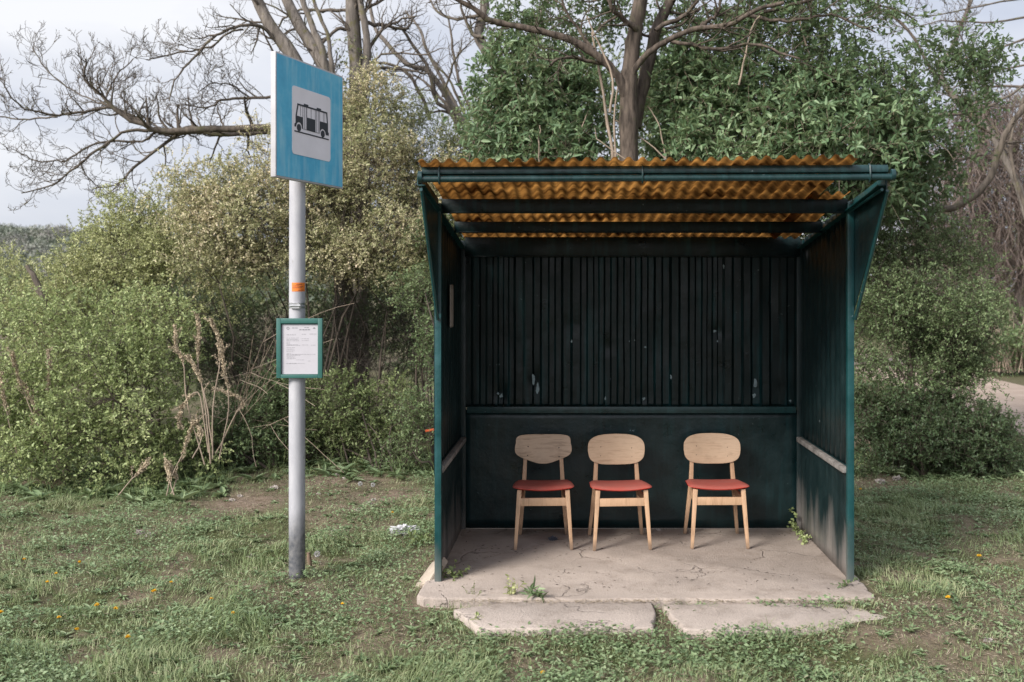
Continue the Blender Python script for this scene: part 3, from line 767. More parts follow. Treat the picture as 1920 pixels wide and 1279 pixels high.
# ================================================================== BUS SHELTER
XL, XR = -0.905, 1.785          # inner side planes
YF, YB = 6.52, 7.97             # posts, rear wall
ZS = 0.10
def roof_z(y): return float(np.interp(y, [5.6, 6.5, 8.2], [2.728, 2.634, 2.386]))
shel = thing('bus_shelter', ((XL + XR) / 2, (YF + YB) / 2, ZS), 'dark green sheet metal bus shelter with amber corrugated roof', 'bus shelter')
# posts
for x in (XL + 0.003, XR + 0.010):
    MB().box((x - .022, YF - .022, ZS - .005), (x + .022, YF + .022, roof_z(YF) - .06)).build('post', M['paint_post'], shel, bevel=.005, smooth=40)
for x in (XL + .002, XR - .002):
    MB().box((x - .024, YB - .045, ZS + .001), (x + .024, YB + .012, roof_z(YB) - .02)).build('post', M['paint_side'], shel, bevel=.004, smooth=40)
# side walls: flat below, shallow ribs above
def trap(u, pitch, depth):
    f = (u / pitch) % 1.0
    if f < 0.18: return depth * f / 0.18
    if f < 0.5: return depth
    if f < 0.68: return depth * (1 - (f - .5) / .18)
    return 0.0
for sgn, x in ((-1, XL - .012), (1, XR + .012)):
    pts = []
    ys = np.linspace(YF + .022, YB + .03, 90)
    low = [(x, y, z) for y in ys for z in (0,)]
    rows = []
    for z in (0.79, 1.2, 1.6, 2.0, None):
        rows.append([(x + sgn * trap(y - YF, 0.13, 0.016), y, (roof_z(y) - .03 if z is None else z)) for y in ys])
    wall = MB().grid(rows).build('side_wall', M['paint_side'], shel, smooth=35)
    md = wall.modifiers.new('sheet', 'SOLIDIFY'); md.thickness = 0.003; md.offset = 0
    ys2 = np.linspace(YF + .022, YB + .03, 14); zs2 = np.linspace(ZS - .004, .845, 9)
    rows = [[(x - sgn * (.004 + .006 * (fbm(np.array([y * 2.2]), np.array([z * 2.2]), None, 5 + sgn)[0] - .5)), y, z) for y in ys2] for z in zs2]
    lowp = MB().grid(rows).build('kick_panel', M['paint_side'], wall, smooth=60)
    md = lowp.modifiers.new('sheet', 'SOLIDIFY'); md.thickness = 0.003; md.offset = 0
    # worn rail
    MB().box((x - sgn * .006, YF + .024, .80), (x - sgn * .045, YB - .05, .838)).build('wall_rail', M['rail_worn'], wall, bevel=.008, smooth=40)
# rear wall upper: ribbed sheet with dents, lower flat panel
rng = np.random.default_rng(12)
xs = []; u = XL + .005
prof = []
while u < XR - .005:
    w = rng.choice([0.085, 0.105, 0.125, .15]); dpt = rng.uniform(.012, .026)
    for f, d in ((0, 0), (.14, 1), (.48, 1), (.62, 0)):
        prof.append((u + f * w, -d * dpt))
    u += w
prof = [(max(XL, min(XR, a)), b) for a, b in prof]
zs = np.linspace(1.07, roof_z(YB) - .10, 46)
dents = [(1003, 715, .045, .10, .02), (1417, 725, .04, .11, .02), (938, 735, .05, .06, .02), (1072, 610, .03, .07, .015), (1345, 622, .05, .05, .016), (1235, 650, .06, .2, .012), (1208, 745, .04, .06, .018), (1140, 650, .04, .06, .012), (1440, 560, .05, .12, .008), (1278, 520, .03, .25, .012)]
rows = []
for z in zs:
    row = []
    for a, b in prof:
        y = YB + b
        for px, py, sx, sz, dp in dents:
            c = at(px, py, YB); y += dp * math.exp(-((a - c[0]) / sx)**2 - ((z - c[2]) / sz)**2)
        y += .012 * (fbm(np.array([a * 2.5]), np.array([z * 2.5]), None, 77)[0] - .5)
        row.append((a + .006 * (fbm(np.array([a * 8]), np.array([z * 3]), None, 78)[0] - .5), y, z))
    rows.append(row)
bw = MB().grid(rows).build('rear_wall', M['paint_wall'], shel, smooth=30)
md = bw.modifiers.new('sheet', 'SOLIDIFY'); md.thickness = 0.002; md.offset = 0
# small pale blue-grey spots on the ribs
mb = MB()
for px, py, w, h in ((1000, 712, 5, 26), (1008, 728, 6, 18), (940, 742, 6, 8), (934, 738, 4, 5), (1416, 718, 6, 22), (1414, 742, 6, 9), (1072, 640, 3, 5), (1340, 621, 6, 4), (1207, 748, 5, 6), (1135, 747, 3, 6), (1210, 651, 4, 3), (1357, 500, 3, 7), (1300, 498, 3, 3), (1482, 752, 4, 4), (1258, 707, 3, 8), (1345, 640, 3, 3), (1180, 640, 2, 2), (1190, 638, 2, 2)):
    c = at(px, py, YB - .026); s_ = YB / F
    pl = [(c[0] + s_ * w * .5 * math.cos(t_) * (1 + .35 * math.sin(3 * t_ + px)), c[2] + s_ * h * .5 * math.sin(t_) * (1 + .3 * math.sin(2 * t_ + py))) for t_ in np.linspace(0, 2 * math.pi, 12, endpoint=False)]
    mb = MB(); mb.prism(pl, 'y', YB - .0265, YB - .0225); mb.build('pale_mark', M['wall_mark'], bw)
xs2 = np.linspace(XL, XR, 40); zs2 = np.linspace(ZS + .004, 1.05, 14)
rows = [[(x, YB - .02 + .012 * (fbm(np.array([x * 1.6]), np.array([z * 2]), None, 55)[0] - .5), z) for x in xs2] for z in zs2]
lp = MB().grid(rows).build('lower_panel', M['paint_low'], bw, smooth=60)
md = lp.modifiers.new('sheet', 'SOLIDIFY'); md.thickness = 0.003; md.offset = 0
mb = MB(); mb.box((XL + .04, YB - .075, 1.052), (XR - .04, YB - .012, 1.078)); mb.box((XL + .04, YB - .078, 1.028), (XR - .04, YB - .072, 1.0785))
mb.build('wall_rail', M['paint'], bw, bevel=.004, smooth=40)
# roof beams
for nm, y, zt, zb, th in (('roof_beam', YF + .03, roof_z(YF) - .03, 2.515, .05), ('roof_beam', 7.22, roof_z(7.22) - .03, 2.425, .05), ('roof_beam', YB - .04, roof_z(YB) + .006, 2.275, .05)):
    mb = MB(); mb.box((XL + .025, y - th / 2, zb), (XR - .003, y + th / 2, zt)); mb.box((XL + .026, y - th / 2 - .018, zb - .006), (XR - .004, y + th / 2, zb + .0005))
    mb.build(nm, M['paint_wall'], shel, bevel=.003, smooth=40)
# side beams under the roof edge, each an angle section
for sgn, x in ((-1, XL), (1, XR)):
    y0, y1 = 5.80, YB
    mb = MB()
    mb.bar((x + sgn * .018, y0, roof_z(y0) - .062), (x + sgn * .018, y1, roof_z(y1) - .062), .006, .062, side=(1, 0, 0))
    mb.bar((x - sgn * .004, y0, roof_z(y0) - .092), (x - sgn * .004, y1, roof_z(y1) - .092), .046, .006, side=(1, 0, 0))
    mb.tube([(x - sgn * .002, y0, roof_z(y0) - .118), (x - sgn * .002, YF, roof_z(YF) - .118)], .010, 8)
    mb.build('side_beam', M['paint_post'], shel, bevel=0, smooth=40)
# triangular wings in front of the posts
ZW = 1.845
for sgn, x in ((-1, -.902), (1, 1.8205)):
    ye = YF - .0215 if sgn < 0 else YF + .02; tri = [(ye, ZW), (5.83, roof_z(5.83) - .12), (5.83, roof_z(5.83) - .03), (ye, roof_z(YF) - .03)]
    wing = MB().prism(tri, 'x', x - .003, x + .003).build('wing_panel', M['paint'], shel)
    mb = MB(); mb.tube([(x, YF - .034, ZW - .03), (x, 5.82, roof_z(5.82) - .12)], .011, 10); mb.build('edge_tube', M['paint_post'], wing, smooth=50)
# front: folded fascia with a rolled lower edge and hanging straps
yq = 5.78; tl = .0045    # the front edge rises a little to the right
def zf(x): return tl * (x - XL)
x0, x1 = -.900, 1.828
mb = MB()
sec = [(yq - .035, 2.714), (yq - .046, 2.704), (yq - .052, 2.690), (yq - .048, 2.672), (yq - .03, 2.664), (yq + .02, 2.67), (yq + .02, 2.704)]
A = [[(x, p[0], p[1] + zf(x)) for p in sec + [sec[0]]] for x in np.linspace(x0 + .012, x1 - .03, 24)]
mb.grid(A)
mb.build('front_beam', M['paint'], shel, smooth=40)
mb = MB(); mb.tube([(x, yq - .040, 2.643 + zf(x)) for x in np.linspace(x0, x1, 12)], .0195, 14, cap=False)
mb.tube([(x, yq - .040, 2.643 + zf(x)) for x in np.linspace(x0 + .02, x1 - .02, 3)], .016, 12)
pipe = mb.build('front_pipe', M['paint'], shel, smooth=50)
mb = MB()
for x in (x0 + .002, x1 - .002):
    c = np.array((x, yq - .036, 2.655 + zf(x)))
    mb = MB(); mb.tube([c + [-.012, 0, 0], c + [.012, 0, 0]], .034, 16); mb.build('end_cap', [M['paint']], pipe, smooth=50)
for px in (823, 1205, 1632):
    x = at(px, 325, yq - .06)[0]
    pts = [(x, yq - .030, 2.718 + zf(x)), (x, yq - .056, 2.708 + zf(x)), (x, yq - .060, 2.68 + zf(x)), (x, yq - .064, 2.643 + zf(x)), (x, yq - .052, 2.619 + zf(x)), (x, yq - .03, 2.617 + zf(x))]
    MB().tube(pts, .0055, 6).build('strap', M['paint'], shel, smooth=50)
# corrugated amber sheets
def corr(xa, xb, ya, yb, dz, seed, ny=16, pitch=.0785, amp=.0125, skew=0.0):
    nx = int((xb - xa) / pitch * 14)
    X = np.linspace(xa, xb, nx); Yv = np.linspace(ya, yb, ny); rows = []
    for x in X:
        row = []
        for y in Yv:
            jag = (.02 * (fbm(np.array([x * 5]), np.array([3.3]), None, seed)[0] - .5) * (y == Yv[0]))
            z = roof_z(y) + dz + amp * (lambda q: q * (1.28 - .28 * q * q))(math.sin(2 * math.pi * (x - xa) / pitch)) + .016 * (fbm(np.array([x * 1.4]), np.array([y * 1.4]), None, seed)[0] - .5) + (.010 * (x - XL)) * max(0, 1 - (y - 5.7) / .8)
            row.append((x + skew * (y - ya), y + jag, z))
        rows.append(row)
    return rows
rs = MB().grid(corr(-.898, 1.60, 5.655, 8.16, .012, 4)).build('roof_sheet', M['amber'], shel, smooth=70)
md = rs.modifiers.new('sheet', 'SOLIDIFY'); md.thickness = 0.0015; md.offset = 0
rs2 = MB().grid(corr(1.51, 1.765, 6.40, 7.85, -.020, 9, pitch=.0785)).build('roof_sheet', M['amber'], shel, smooth=70)
md = rs2.modifiers.new('sheet', 'SOLIDIFY'); md.thickness = 0.0015; md.offset = 0

# paper notice on the left inner wall
c = np.array([XL + .006, 7.19, 1.89])
mb = MB(); mb.grid([[(c[0] + .004 * math.sin(u * 3.1) + .002, c[1] + (u - .5) * .20, c[2] + (v - .5) * .305) for u in np.linspace(0, 1, 7)] for v in np.linspace(0, 1, 9)])
o = mb.build('notice', M['notice'], None, tuple(c), smooth=60); o.modifiers.new('sheet', 'SOLIDIFY').thickness = .001
tag(o, 'narrow grey paper notice stuck on the dark left inner wall of the shelter', 'notice')

# ================================================================== CHAIRS
def rounded_outline(kind, n=64):
    pts = []
    if kind == 'oval':
        for t in np.linspace(0, 2 * math.pi, n, endpoint=False):
            c, s = math.cos(t), math.sin(t)
            e = 2 / 3.6
            x = .22 * math.copysign(abs(c)**e, c); z = .105 * math.copysign(abs(s)**e, s)
            z += .012 * (1 - (x / .22)**2) * (1 if s > 0 else -.6)
            x *= 1 - .05 * (z < 0) * abs(z) / .1
            pts.append((x, z))
        return pts
    ctrl = [(-.185, .105), (0, .112), (.185, .105), (.213, .045), (.216, -.015), (.175, -.055), (.06, -.100), (0, -.108), (-.06, -.100), (-.175, -.055), (-.216, -.015), (-.213, .045)]
    c = np.array(ctrl + ctrl[:3]); P = smooth_line(np.hstack([c, np.zeros((len(c), 1))]), (len(c) - 1) * 6 + 1)
    P = P[6:6 + len(ctrl) * 6]
    return [(p[0], p[1]) for p in P]
def make_chair(kind, label):
    t = thing('wooden_chair', (0, 0, 0), label, 'chair', 'wooden chairs in the shelter')
    # legs
    LX, RX = (.178, .208) , (.165, .205)
    if kind == 'pointed': RX = (.150, .180)
    for s in (-1, 1):
        MB().bar((s * .206, -.225, 0), (s * .176, -.185, .432), .024, .024, .034, .036).build('leg', M['wood_leg'], t, bevel=.005, smooth=40)
        mb = MB()
        P = [np.array((s * RX[1], .235, 0)), np.array((s * RX[0], .175, .40)), np.array((s * (RX[0] - .012), .205, .62)), np.array((s * (RX[0] - .018), .232, .74))]
        Ws = [.024, .034, .028, .022]
        rows = []
        for i, p in enumerate(P):
            w = Ws[i] / 2; dd = (.036 if i == 1 else .026) / 2
            rows.append([p + [-w, -dd, 0], p + [w, -dd, 0], p + [w, dd, 0], p + [-w, dd, 0]])
        vs = [q for r_ in rows for q in r_]
        fs = [(i*4+j, i*4+(j+1) % 4, (i+1)*4+(j+1) % 4, (i+1)*4+j) for i in range(3) for j in range(4)] + [(3, 2, 1, 0), (12, 13, 14, 15)]
        mb.add(vs, fs); mb.build('leg', M['wood_leg'], t, bevel=.004, smooth=40)
        # side rail
        MB().bar((s * .180, -.185, .348), (s * (RX[0] + .004), .178, .352), .018, .05).build('rail', M['wood_leg'], t, bevel=.003, smooth=40)
    lift = 0.0
    MB().box((-.172, -.205, .316 + lift), (.172, -.186, .374 + lift)).build('rail', M['wood_leg'], t, bevel=.004, smooth=40)
    MB().box((-RX[0] + .012, .168, .362), (RX[0] - .012, .186, .414)).build('rail', M['wood_leg'], t, bevel=.004, smooth=40)
    # seat: upholstered shell, dished across and rolled at the front
    n = 26; rows_t = []; rows_b = []
    for v in np.linspace(0, 1, n):
        rt, rb = [], []
        for u in np.linspace(-1, 1, n):
            hw = .228 - .022 * v - .03 * max(0, abs(v - .5) - .38) * 6 * .5
            y = -.235 + .445 * v + .03 * (u * u) * (1 - v) - .02 * u * u * v
            x = hw * u
            e = max(abs(u), abs(2 * v - 1)); edge = max(0, (e - .78) / .22)
            z = .452 - .034 * v + .014 * u * u * (1 - .4 * v) - .012 * (1 - v)**4
            rt.append((x, y, z + .014 * (1 - edge**2.2) ))
            rb.append((x * .985, y, z - .018 + .014 * edge**2))
        rows_t.append(rt); rows_b.append(rb)
    mb = MB(); T = np.array(rows_t); B = np.array(rows_b)
    mb.grid(T); nb = mb.n; mb.grid(B[:, ::-1])
    vs = []; ring_t = [T[0, j] for j in range(n)] + [T[i, n-1] for i in range(1, n)] + [T[n-1, j] for j in range(n-2, -1, -1)] + [T[i, 0] for i in range(n-2, 0, -1)]
    ring_b = [B[0, j] for j in range(n)] + [B[i, n-1] for i in range(1, n)] + [B[n-1, j] for j in range(n-2, -1, -1)] + [B[i, 0] for i in range(n-2, 0, -1)]
    k = len(ring_t); mid = [(a + b) / 2 + unit((a - T.mean((0, 1))) * [1, 1, 0]) * .006 for a, b in zip(ring_t, ring_b)]
    mb.add(ring_t + mid + ring_b, [(i, (i+1) % k, k + (i+1) % k, k + i) for i in range(k)] + [(k+i, k+(i+1) % k, 2*k+(i+1) % k, 2*k+i) for i in range(k)])
    bm_me = mb.mesh('seat', M['vinyl'], (0, 0, 0))
    bm = bmesh.new(); bm.from_mesh(bm_me); bmesh.ops.remove_doubles(bm, verts=bm.verts, dist=.0005); bmesh.ops.recalc_face_normals(bm, faces=bm.faces); bm.to_mesh(bm_me); bm.free()
    bm_me.polygons.foreach_set('use_smooth', np.ones(len(bm_me.polygons), bool))
    link('seat', bm_me, t)
    # backrest: bent plywood
    ol = rounded_outline(kind); k = len(ol)
    def bend(x, z, off):
        return (x, .211 + .225 * z - .75 * x * x + off, .668 + z)
    mb = MB(); th = .011
    rings = []
    for sc, off in ((0, -th/2), (.5, -th/2), (.93, -th/2), (1, -th/2 + .003), (1, th/2 - .003), (.97, th/2), (.5, th/2), (0, th/2)):
        rings.append([bend(p[0] * sc, p[1] * sc, off) for p in ol])
    vs = [q for r_ in rings for q in r_]
    fs = [(a*k+i, a*k+(i+1) % k, (a+1)*k+(i+1) % k, (a+1)*k+i) for a in range(len(rings)-1) for i in range(k)]
    mb.add(vs, fs)
    me = mb.mesh('backrest', M['wood_back_grey' if kind == 'pointed' else 'wood_back'], (0, 0, 0))
    bm = bmesh.new(); bm.from_mesh(me); bmesh.ops.remove_doubles(bm, verts=bm.verts, dist=.0003); bmesh.ops.recalc_face_normals(bm, faces=bm.faces); bm.to_mesh(me); bm.free()
    me.polygons.foreach_set('use_smooth', np.ones(len(me.polygons), bool)); me.set_sharp_from_angle(angle=math.radians(50))
    back = link('backrest', me, t)
    for x, z in ((-.118, .022), (-.122, -.045), (.122, .012), (.122, -.055)):
        c = np.array(bend(x, z, -th / 2)); r = .0055 if kind == 'pointed' else .0035
        MB().tube([c + [0, -.0015, 0], c + [0, .003, 0]], r, 10).build('screw', M['screw'], back)
    return t
def move(o, x, y, z, rz): o.location = (x, y, z); o.rotation_euler = (0, 0, rz)
ch1 = make_chair('pointed', 'wooden chair with red seat and grey-brown backrest pointed at its bottom')
ch2 = make_chair('oval', 'wooden chair with rounded backrest close beside the pointed-back chair, red seat')
def dup(root, label):
    r = root.copy(); COL.objects.link(r); r['label'] = label
    for c_ in list(root.children):
        c2 = c_.copy(); COL.objects.link(c2); c2.parent = r
        for g_ in list(c_.children):
            g2 = g_.copy(); COL.objects.link(g2); g2.parent = c2
    return r
ch3 = dup(ch2, 'wooden chair with rounded backrest and red seat standing apart near the muddy side wall')
yc = 7.30 + .225
move(ch1, (1017 - CX) * 7.30 / F, yc - .01, ZS + .002, math.radians(2.0))
move(ch2, (1166 - CX) * 7.28 / F - .012, yc - .02, ZS + .002, math.radians(4.0))
move(ch3, (1350 - CX) * 7.32 / F - .002, yc + .02, ZS + .002, math.radians(0.5))

# ================================================================== BUS STOP SIGN
PX, PY = (557 - CX) * 6.85 / F, 6.85
bs = thing('bus_stop_sign', (PX, PY, 0), 'grey bus stop pole with square blue bus sign and timetable', 'bus stop sign')
mb = MB(); mb.tube([(PX, PY, -.2), (PX, PY, 1.5), (PX + .004, PY, 3.47)], [.0555, .0548, .054], 36); mb.build('pole', M['pole'], bs, smooth=50)
u = unit(np.array([.312, .95, 0])); nrm = np.array([u[1], -u[0], 0]); cs = np.array([-1.805, 6.785, 3.137])
HS = .405
rot = Matrix(((u[0], -nrm[0], 0, cs[0]), (u[1], -nrm[1], 0, cs[1]), (0, 0, 1, cs[2]), (0, 0, 0, 1)))
def roundrect(w, h, r, seg=5):
    p = []
    for cx, cy, a0 in ((w/2 - r, h/2 - r, 0), (-w/2 + r, h/2 - r, 90), (-w/2 + r, -h/2 + r, 180), (w/2 - r, -h/2 + r, 270)):
        for i in range(seg + 1):
            a = math.radians(a0 + 90 * i / seg); p.append((cx + r * math.cos(a), cy + r * math.sin(a)))
    return p
mb = MB(); mb.prism(roundrect(2*HS, .81, .004, 2), 'y', 0, .038); mb.xform(rot); sb = mb.build('sign_box', M['sign_edge'], bs, bevel=.003, smooth=40)
mb = MB(); mb.prism(roundrect(2*HS - .024, .786, .004, 2), 'y', -.0025, .001); mb.xform(rot); mb.build('sign_face', M['sign_blue'], sb)
mb = MB(); mb.prism(roundrect(.462, .452, .025), 'y', -.005, -.002)
mb.v = [(p[0] + .002, p[1], p[2] - .006) for p in mb.v]; mb.xform(rot); mb.build('white_panel', M['sign_white'], sb)
# bus symbol, on the white panel; coordinates as fractions of the panel
def W(a, b): return ((a - .5) * .462 + .002, (.5 - b) * .452 - .006)
mb = MB()
def flat(poly, d=-.0075, e=-.0048): mb.prism([W(*p) for p in poly], 'y', d, e)
def ring(a, b, r0, r1, arc=(0, 360), d=-.0075, e=-.0048, n=24):
    cx, cz = W(a, b); ts = np.radians(np.linspace(arc[0], arc[1], n + 1))
    for i in range(n):
        q = [(cx + r0*math.cos(ts[i]), cz + r0*math.sin(ts[i])), (cx + r1*math.cos(ts[i]), cz + r1*math.sin(ts[i])), (cx + r1*math.cos(ts[i+1]), cz + r1*math.sin(ts[i+1])), (cx + r0*math.cos(ts[i+1]), cz + r0*math.sin(ts[i+1]))]
        mb.prism(q, 'y', d, e)
flat([(.125, .245), (.905, .245), (.905, .268), (.125, .268)])                     # roof line
flat([(.29, .222), (.40, .222), (.40, .246), (.29, .246)]); flat([(.625, .222), (.735, .222), (.735, .246), (.625, .246)])
flat([(.125, .262), (.150, .266), (.108, .43), (.083, .43)]); flat([(.88, .266), (.905, .262), (.925, .43), (.90, .43)])
flat([(.083, .43), (.262, .43), (.262, .60), (.245, .60), (.235, .555), (.205, .525), (.165, .515), (.125, .53), (.10, .56), (.088, .595), (.055, .595), (.055, .555), (.083, .535)])
flat([(.365, .415), (.585, .415), (.585, .605), (.365, .605)])
flat([(.70, .415), (.925, .415), (.925, .545), (.945, .56), (.945, .60), (.87, .60), (.855, .555), (.82, .53), (.78, .52), (.74, .535), (.715, .56), (.70, .60)])
flat([(.055, .652), (.945, .652), (.945, .670), (.055, .670)])
for cx_ in (.165, .785):
    ring(cx_, .598, .0, .024); 
mb.cur = 1
for x_ in (.262, .30, .345, .365, .475, .585, .62, .665, .70): flat([(x_ - .004, .268), (x_ + .004, .268), (x_ + .004, .415 if .36 < x_ < .59 else .60), (x_ - .004, .415 if .36 < x_ < .59 else .60)], -.0072)
for x_ in (.205, .80, .84): flat([(x_ - .003, .268), (x_ + .003, .268), (x_ + .003, .415), (x_ - .003, .415)], -.0072)
flat([(.255, .597), (.365, .597), (.365, .604), (.255, .604)], -.0071); flat([(.585, .597), (.70, .597), (.70, .604), (.585, .604)], -.0071)
mb.xform(rot); mb.build('bus_symbol', [M['sign_black'], M['sign_thin']], sb)
# brackets behind the box
for z in (2.86, 3.40):
    mb = MB(); mb.tube([(PX + .062 * math.cos(a), PY + .062 * math.sin(a), z) for a in np.linspace(0, 2 * math.pi, 25)], .006, 6)
    mb.bar((PX + .055, PY - .016, z), (PX + .105, PY - .034, z), .03, .04, side=(0, 0, 1)); mb.build('bracket', M['steel'], bs, smooth=50)
# timetable
tx0, tx1 = (518 - CX) * 6.765 / F, (604 - CX) * 6.765 / F; tz1, tz0 = CZ - (597 - CY) * 6.765 / F, CZ - (709 - CY) * 6.765 / F
yb = PY - .056
fw = .030
mb = MB()
mb.box((tx0, yb - .030, tz0), (tx0 + fw, yb, tz1)); mb.box((tx1 - fw, yb - .030, tz0), (tx1, yb, tz1))
mb.box((tx0 + fw, yb - .030, tz0), (tx1 - fw, yb, tz0 + fw * .8)); mb.box((tx0 + fw, yb - .030, tz1 - fw * 1.15), (tx1 - fw, yb, tz1))
mb.box((tx0 + fw, yb - .010, tz0 + fw * .8), (tx1 - fw, yb, tz1 - fw * 1.15))
tc_ = mb.build('timetable_case', M['case'], bs, bevel=.0025, smooth=40)
sx0, sx1, sz0, sz1 = tx0 + fw + .003, tx1 - fw - .001, tz0 + fw * .8 + .002, tz1 - fw * 1.15 - .008
mb = MB(); mb.box((sx0, yb - .0135, sz0), (sx1, yb - .0105, sz1)); mb.build('timetable_sheet', M['sheet'], tc_)
mb = MB(); rng = np.random.default_rng(4)
def dash(xa, xb, z, h): mb.box((xa, yb - .0147, z - h / 2), (xb, yb - .0132, z + h / 2))
wS = sx1 - sx0; hS = sz1 - sz0
def U(a): return sx0 + a * wS
def Vv(b): return sz1 - b * hS
def words(a, b, v, h, gapw=.018):
    x = a
    while x < b - .01:
        e = min(b, x + rng.uniform(.02, .07)); dash(U(x), U(e), Vv(v), h); x = e + gapw * rng.uniform(.6, 1.4)
words(.28, .45, .068, .0042); words(.62, .74, .062, .0035); words(.48, .80, .105, .006)
ring_c = (U(.17), Vv(.075))
for i in range(12):
    a0, a1 = 2 * math.pi * i / 12, 2 * math.pi * (i + 1) / 12
    mb.prism([(ring_c[0] + r * math.cos(a), ring_c[1] + r * math.sin(a)) for r, a in ((.006, a0), (.010, a0), (.010, a1), (.006, a1))], 'y', yb - .0147, yb - .0132)
mb.prism([(U(.85), Vv(.085)), (U(.89), Vv(.05)), (U(.93), Vv(.085))], 'y', yb - .0147, yb - .0132)
mb.cur = 1
words(.13, .38, .205, .0055); words(.55, .68, .195, .0035); words(.76, .97, .19, .0035)
for v, a, b in ((.27, .13, .46), (.285, .55, .74), (.30, .13, .45), (.325, .13, .47), (.322, .55, .76), (.355, .13, .22), (.385, .13, .24), (.405, .14, .44), (.42, .13, .50), (.412, .56, .72), (.415, .80, .93), (.465, .13, .36), (.495, .14, .34), (.515, .13, .36), (.545, .13, .33), (.58, .14, .24), (.60, .13, .92), (.618, .13, .50), (.645, .13, .36), (.67, .14, .34), (.69, .13, .38), (.712, .40, .60), (.735, .72, .80), (.78, .11, .62), (.79, .13, .40)):
    words(a, b, v, .0030)
mb.build('printed_text', [M['ink'], M['inkpale']], tc_)
# sticker wrapped round the pole
def wrap(za, zb, a0, a1, r, n=10):
    return [[(PX + r * math.cos(a), PY + r * math.sin(a), z) for a in np.radians(np.linspace(a0, a1, n))] for z in np.linspace(za, zb, 3)]
zt, zb2 = CZ - (530 - CY) * 6.8 / F, CZ - (546.5 - CY) * 6.8 / F
mb = MB(); mb.grid(wrap(zb2, zt, -112, -8, .0562)); st_ = mb.build('sticker', M['orange'], bs, smooth=60)
mb = MB()
for v, a0, a1 in ((.80, -80, -40), (.62, -104, -62), (.56, -58, -30), (.42, -106, -40), (.14, -66, -25)):
    z = zb2 + v * (zt - zb2); mb.grid(wrap(z - .0022, z + .0022, a0, a1, .0567))
mb.build('printed_text', M['orangeink'], st_)
# hose clamp
zt = CZ - (573 - CY) * 6.8 / F
mb = MB(); mb.grid(wrap(zt + .004, zt + .018, -175, 175, .0565, 40)); mb.grid(wrap(zt - .018, zt - .006, -175, 175, .0565, 40))
for dz in (.011, -.012): mb.bar((PX - .025, PY - .060, zt + dz), (PX + .035, PY - .060, zt + dz), .016, .014, side=(0, 0, 1))
mb.tube([(PX - .03, PY - .068, zt), (PX + .042, PY - .066, zt)], .007, 8)
mb.build('clamp', M['steel'], bs, smooth=50)

# ================================================================== TREES
def tree_root(px, py, Y): p = at(px, py, Y); return np.array([p[0], Y, -.05])
# bare spreading tree behind the sign
rng = np.random.default_rng(101)
YA = 13.4
tA = thing('bare_tree', tree_root(645, 600, YA), 'bare spreading tree with a long bough reaching left, trunks rising behind the bus sign', 'tree')
tr = [limb([(655, 850), (648, 600), (640, 420), (612, 285), (560, 130), (500, 40), (470, -40)], YA, 42, 19, rng, .02),
      limb([(640, 420), (655, 280), (632, 180), (600, 110), (560, 45), (520, -40)], YA, 32, 20, rng, .02, dY=.5),
      limb([(612, 150), (600, 90), (580, 40), (556, -30)], YA - .15, 15, 10, rng, .02),
      limb([(628, 175), (620, 110), (613, 60), (590, 0), (580, -40)], YA + .2, 9, 6, rng, .02)]
s = Soup(); put_limbs(s, tr, 10); s.build('trunk', [M['bark_grey']], tA, smooth=True)
boughs = [([(640, 420), (600, 300), (550, 255), (500, 243), (400, 240), (300, 246), (262, 232), (215, 205), (190, 180), (165, 155), (160, 110)], 26, 4, -.8),
          ([(560, 258), (500, 246), (430, 250), (360, 240), (335, 242), (300, 245)], 18, 7, .3),
          ([(300, 245), (235, 243), (180, 280), (135, 318), (90, 350), (40, 362)], 9, 3, -.6),
          ([(258, 228), (210, 206), (150, 214), (110, 218), (70, 208), (35, 190), (8, 160)], 9, 3, -.9),
          ([(520, 245), (440, 256), (340, 262), (285, 295), (235, 330), (225, 345), (180, 352)], 12, 3, -.4),
          ([(530, 95), (500, 62), (465, 54), (430, 62), (400, 75), (360, 110), (330, 150), (318, 190)], 11, 3, -1.0),
          ([(455, 56), (425, 66), (390, 88), (350, 100), (290, 105), (275, 112)], 6, 3, -1.0),
          ([(560, 178), (505, 178), (440, 186), (410, 192), (385, 205), (330, 198)], 9, 3, -.6),
          ([(470, 180), (440, 160), (400, 158), (370, 175)], 5, 2, -.4),
          ([(110, 218), (60, 222), (0, 218), (-40, 225)], 5, 3, 0),
          ([(300, 246), (255, 262), (170, 272), (120, 300), (80, 300), (40, 290)], 7, 3, -.3),
          ([(205, 200), (180, 190), (120, 155), (70, 105), (60, 90)], 5, 2, .3),
          ([(262, 228), (205, 195), (210, 165), (220, 140), (250, 110)], 6, 3, .2),
          ([(300, 242), (260, 215), (225, 185), (240, 160)], 5, 2.5, .5)]
lim = []; tw = []
for pts, w0, w1, dY in boughs:
    P, R = limb(pts, YA, w0 * .72, w1 * .7, rng, .03, dY=dY); lim.append((P, R))
    L = np.linalg.norm(P[-1] - P[0])
    spawn(rng, P, R, 3, tw, .85, wob=.42, kids=(3, 5), ratio=(.45, .75), ang=(.4, 1.15), trop=.10, t0=.18 if w0 < 20 else .45, nk=int(9 + L * 4))
for P, R in tr[:2]:
    spawn(rng, P, R * .38, 3, tw, 1.5, wob=.34, kids=(3, 5), ratio=(.45, .7), ang=(.5, 1.2), trop=.06, t0=.45, nk=8)
s = Soup(); put_limbs(s, lim, 7); put_twigs(s, tw); s.build('branches', [M['bark_dark']], tA, smooth=True)

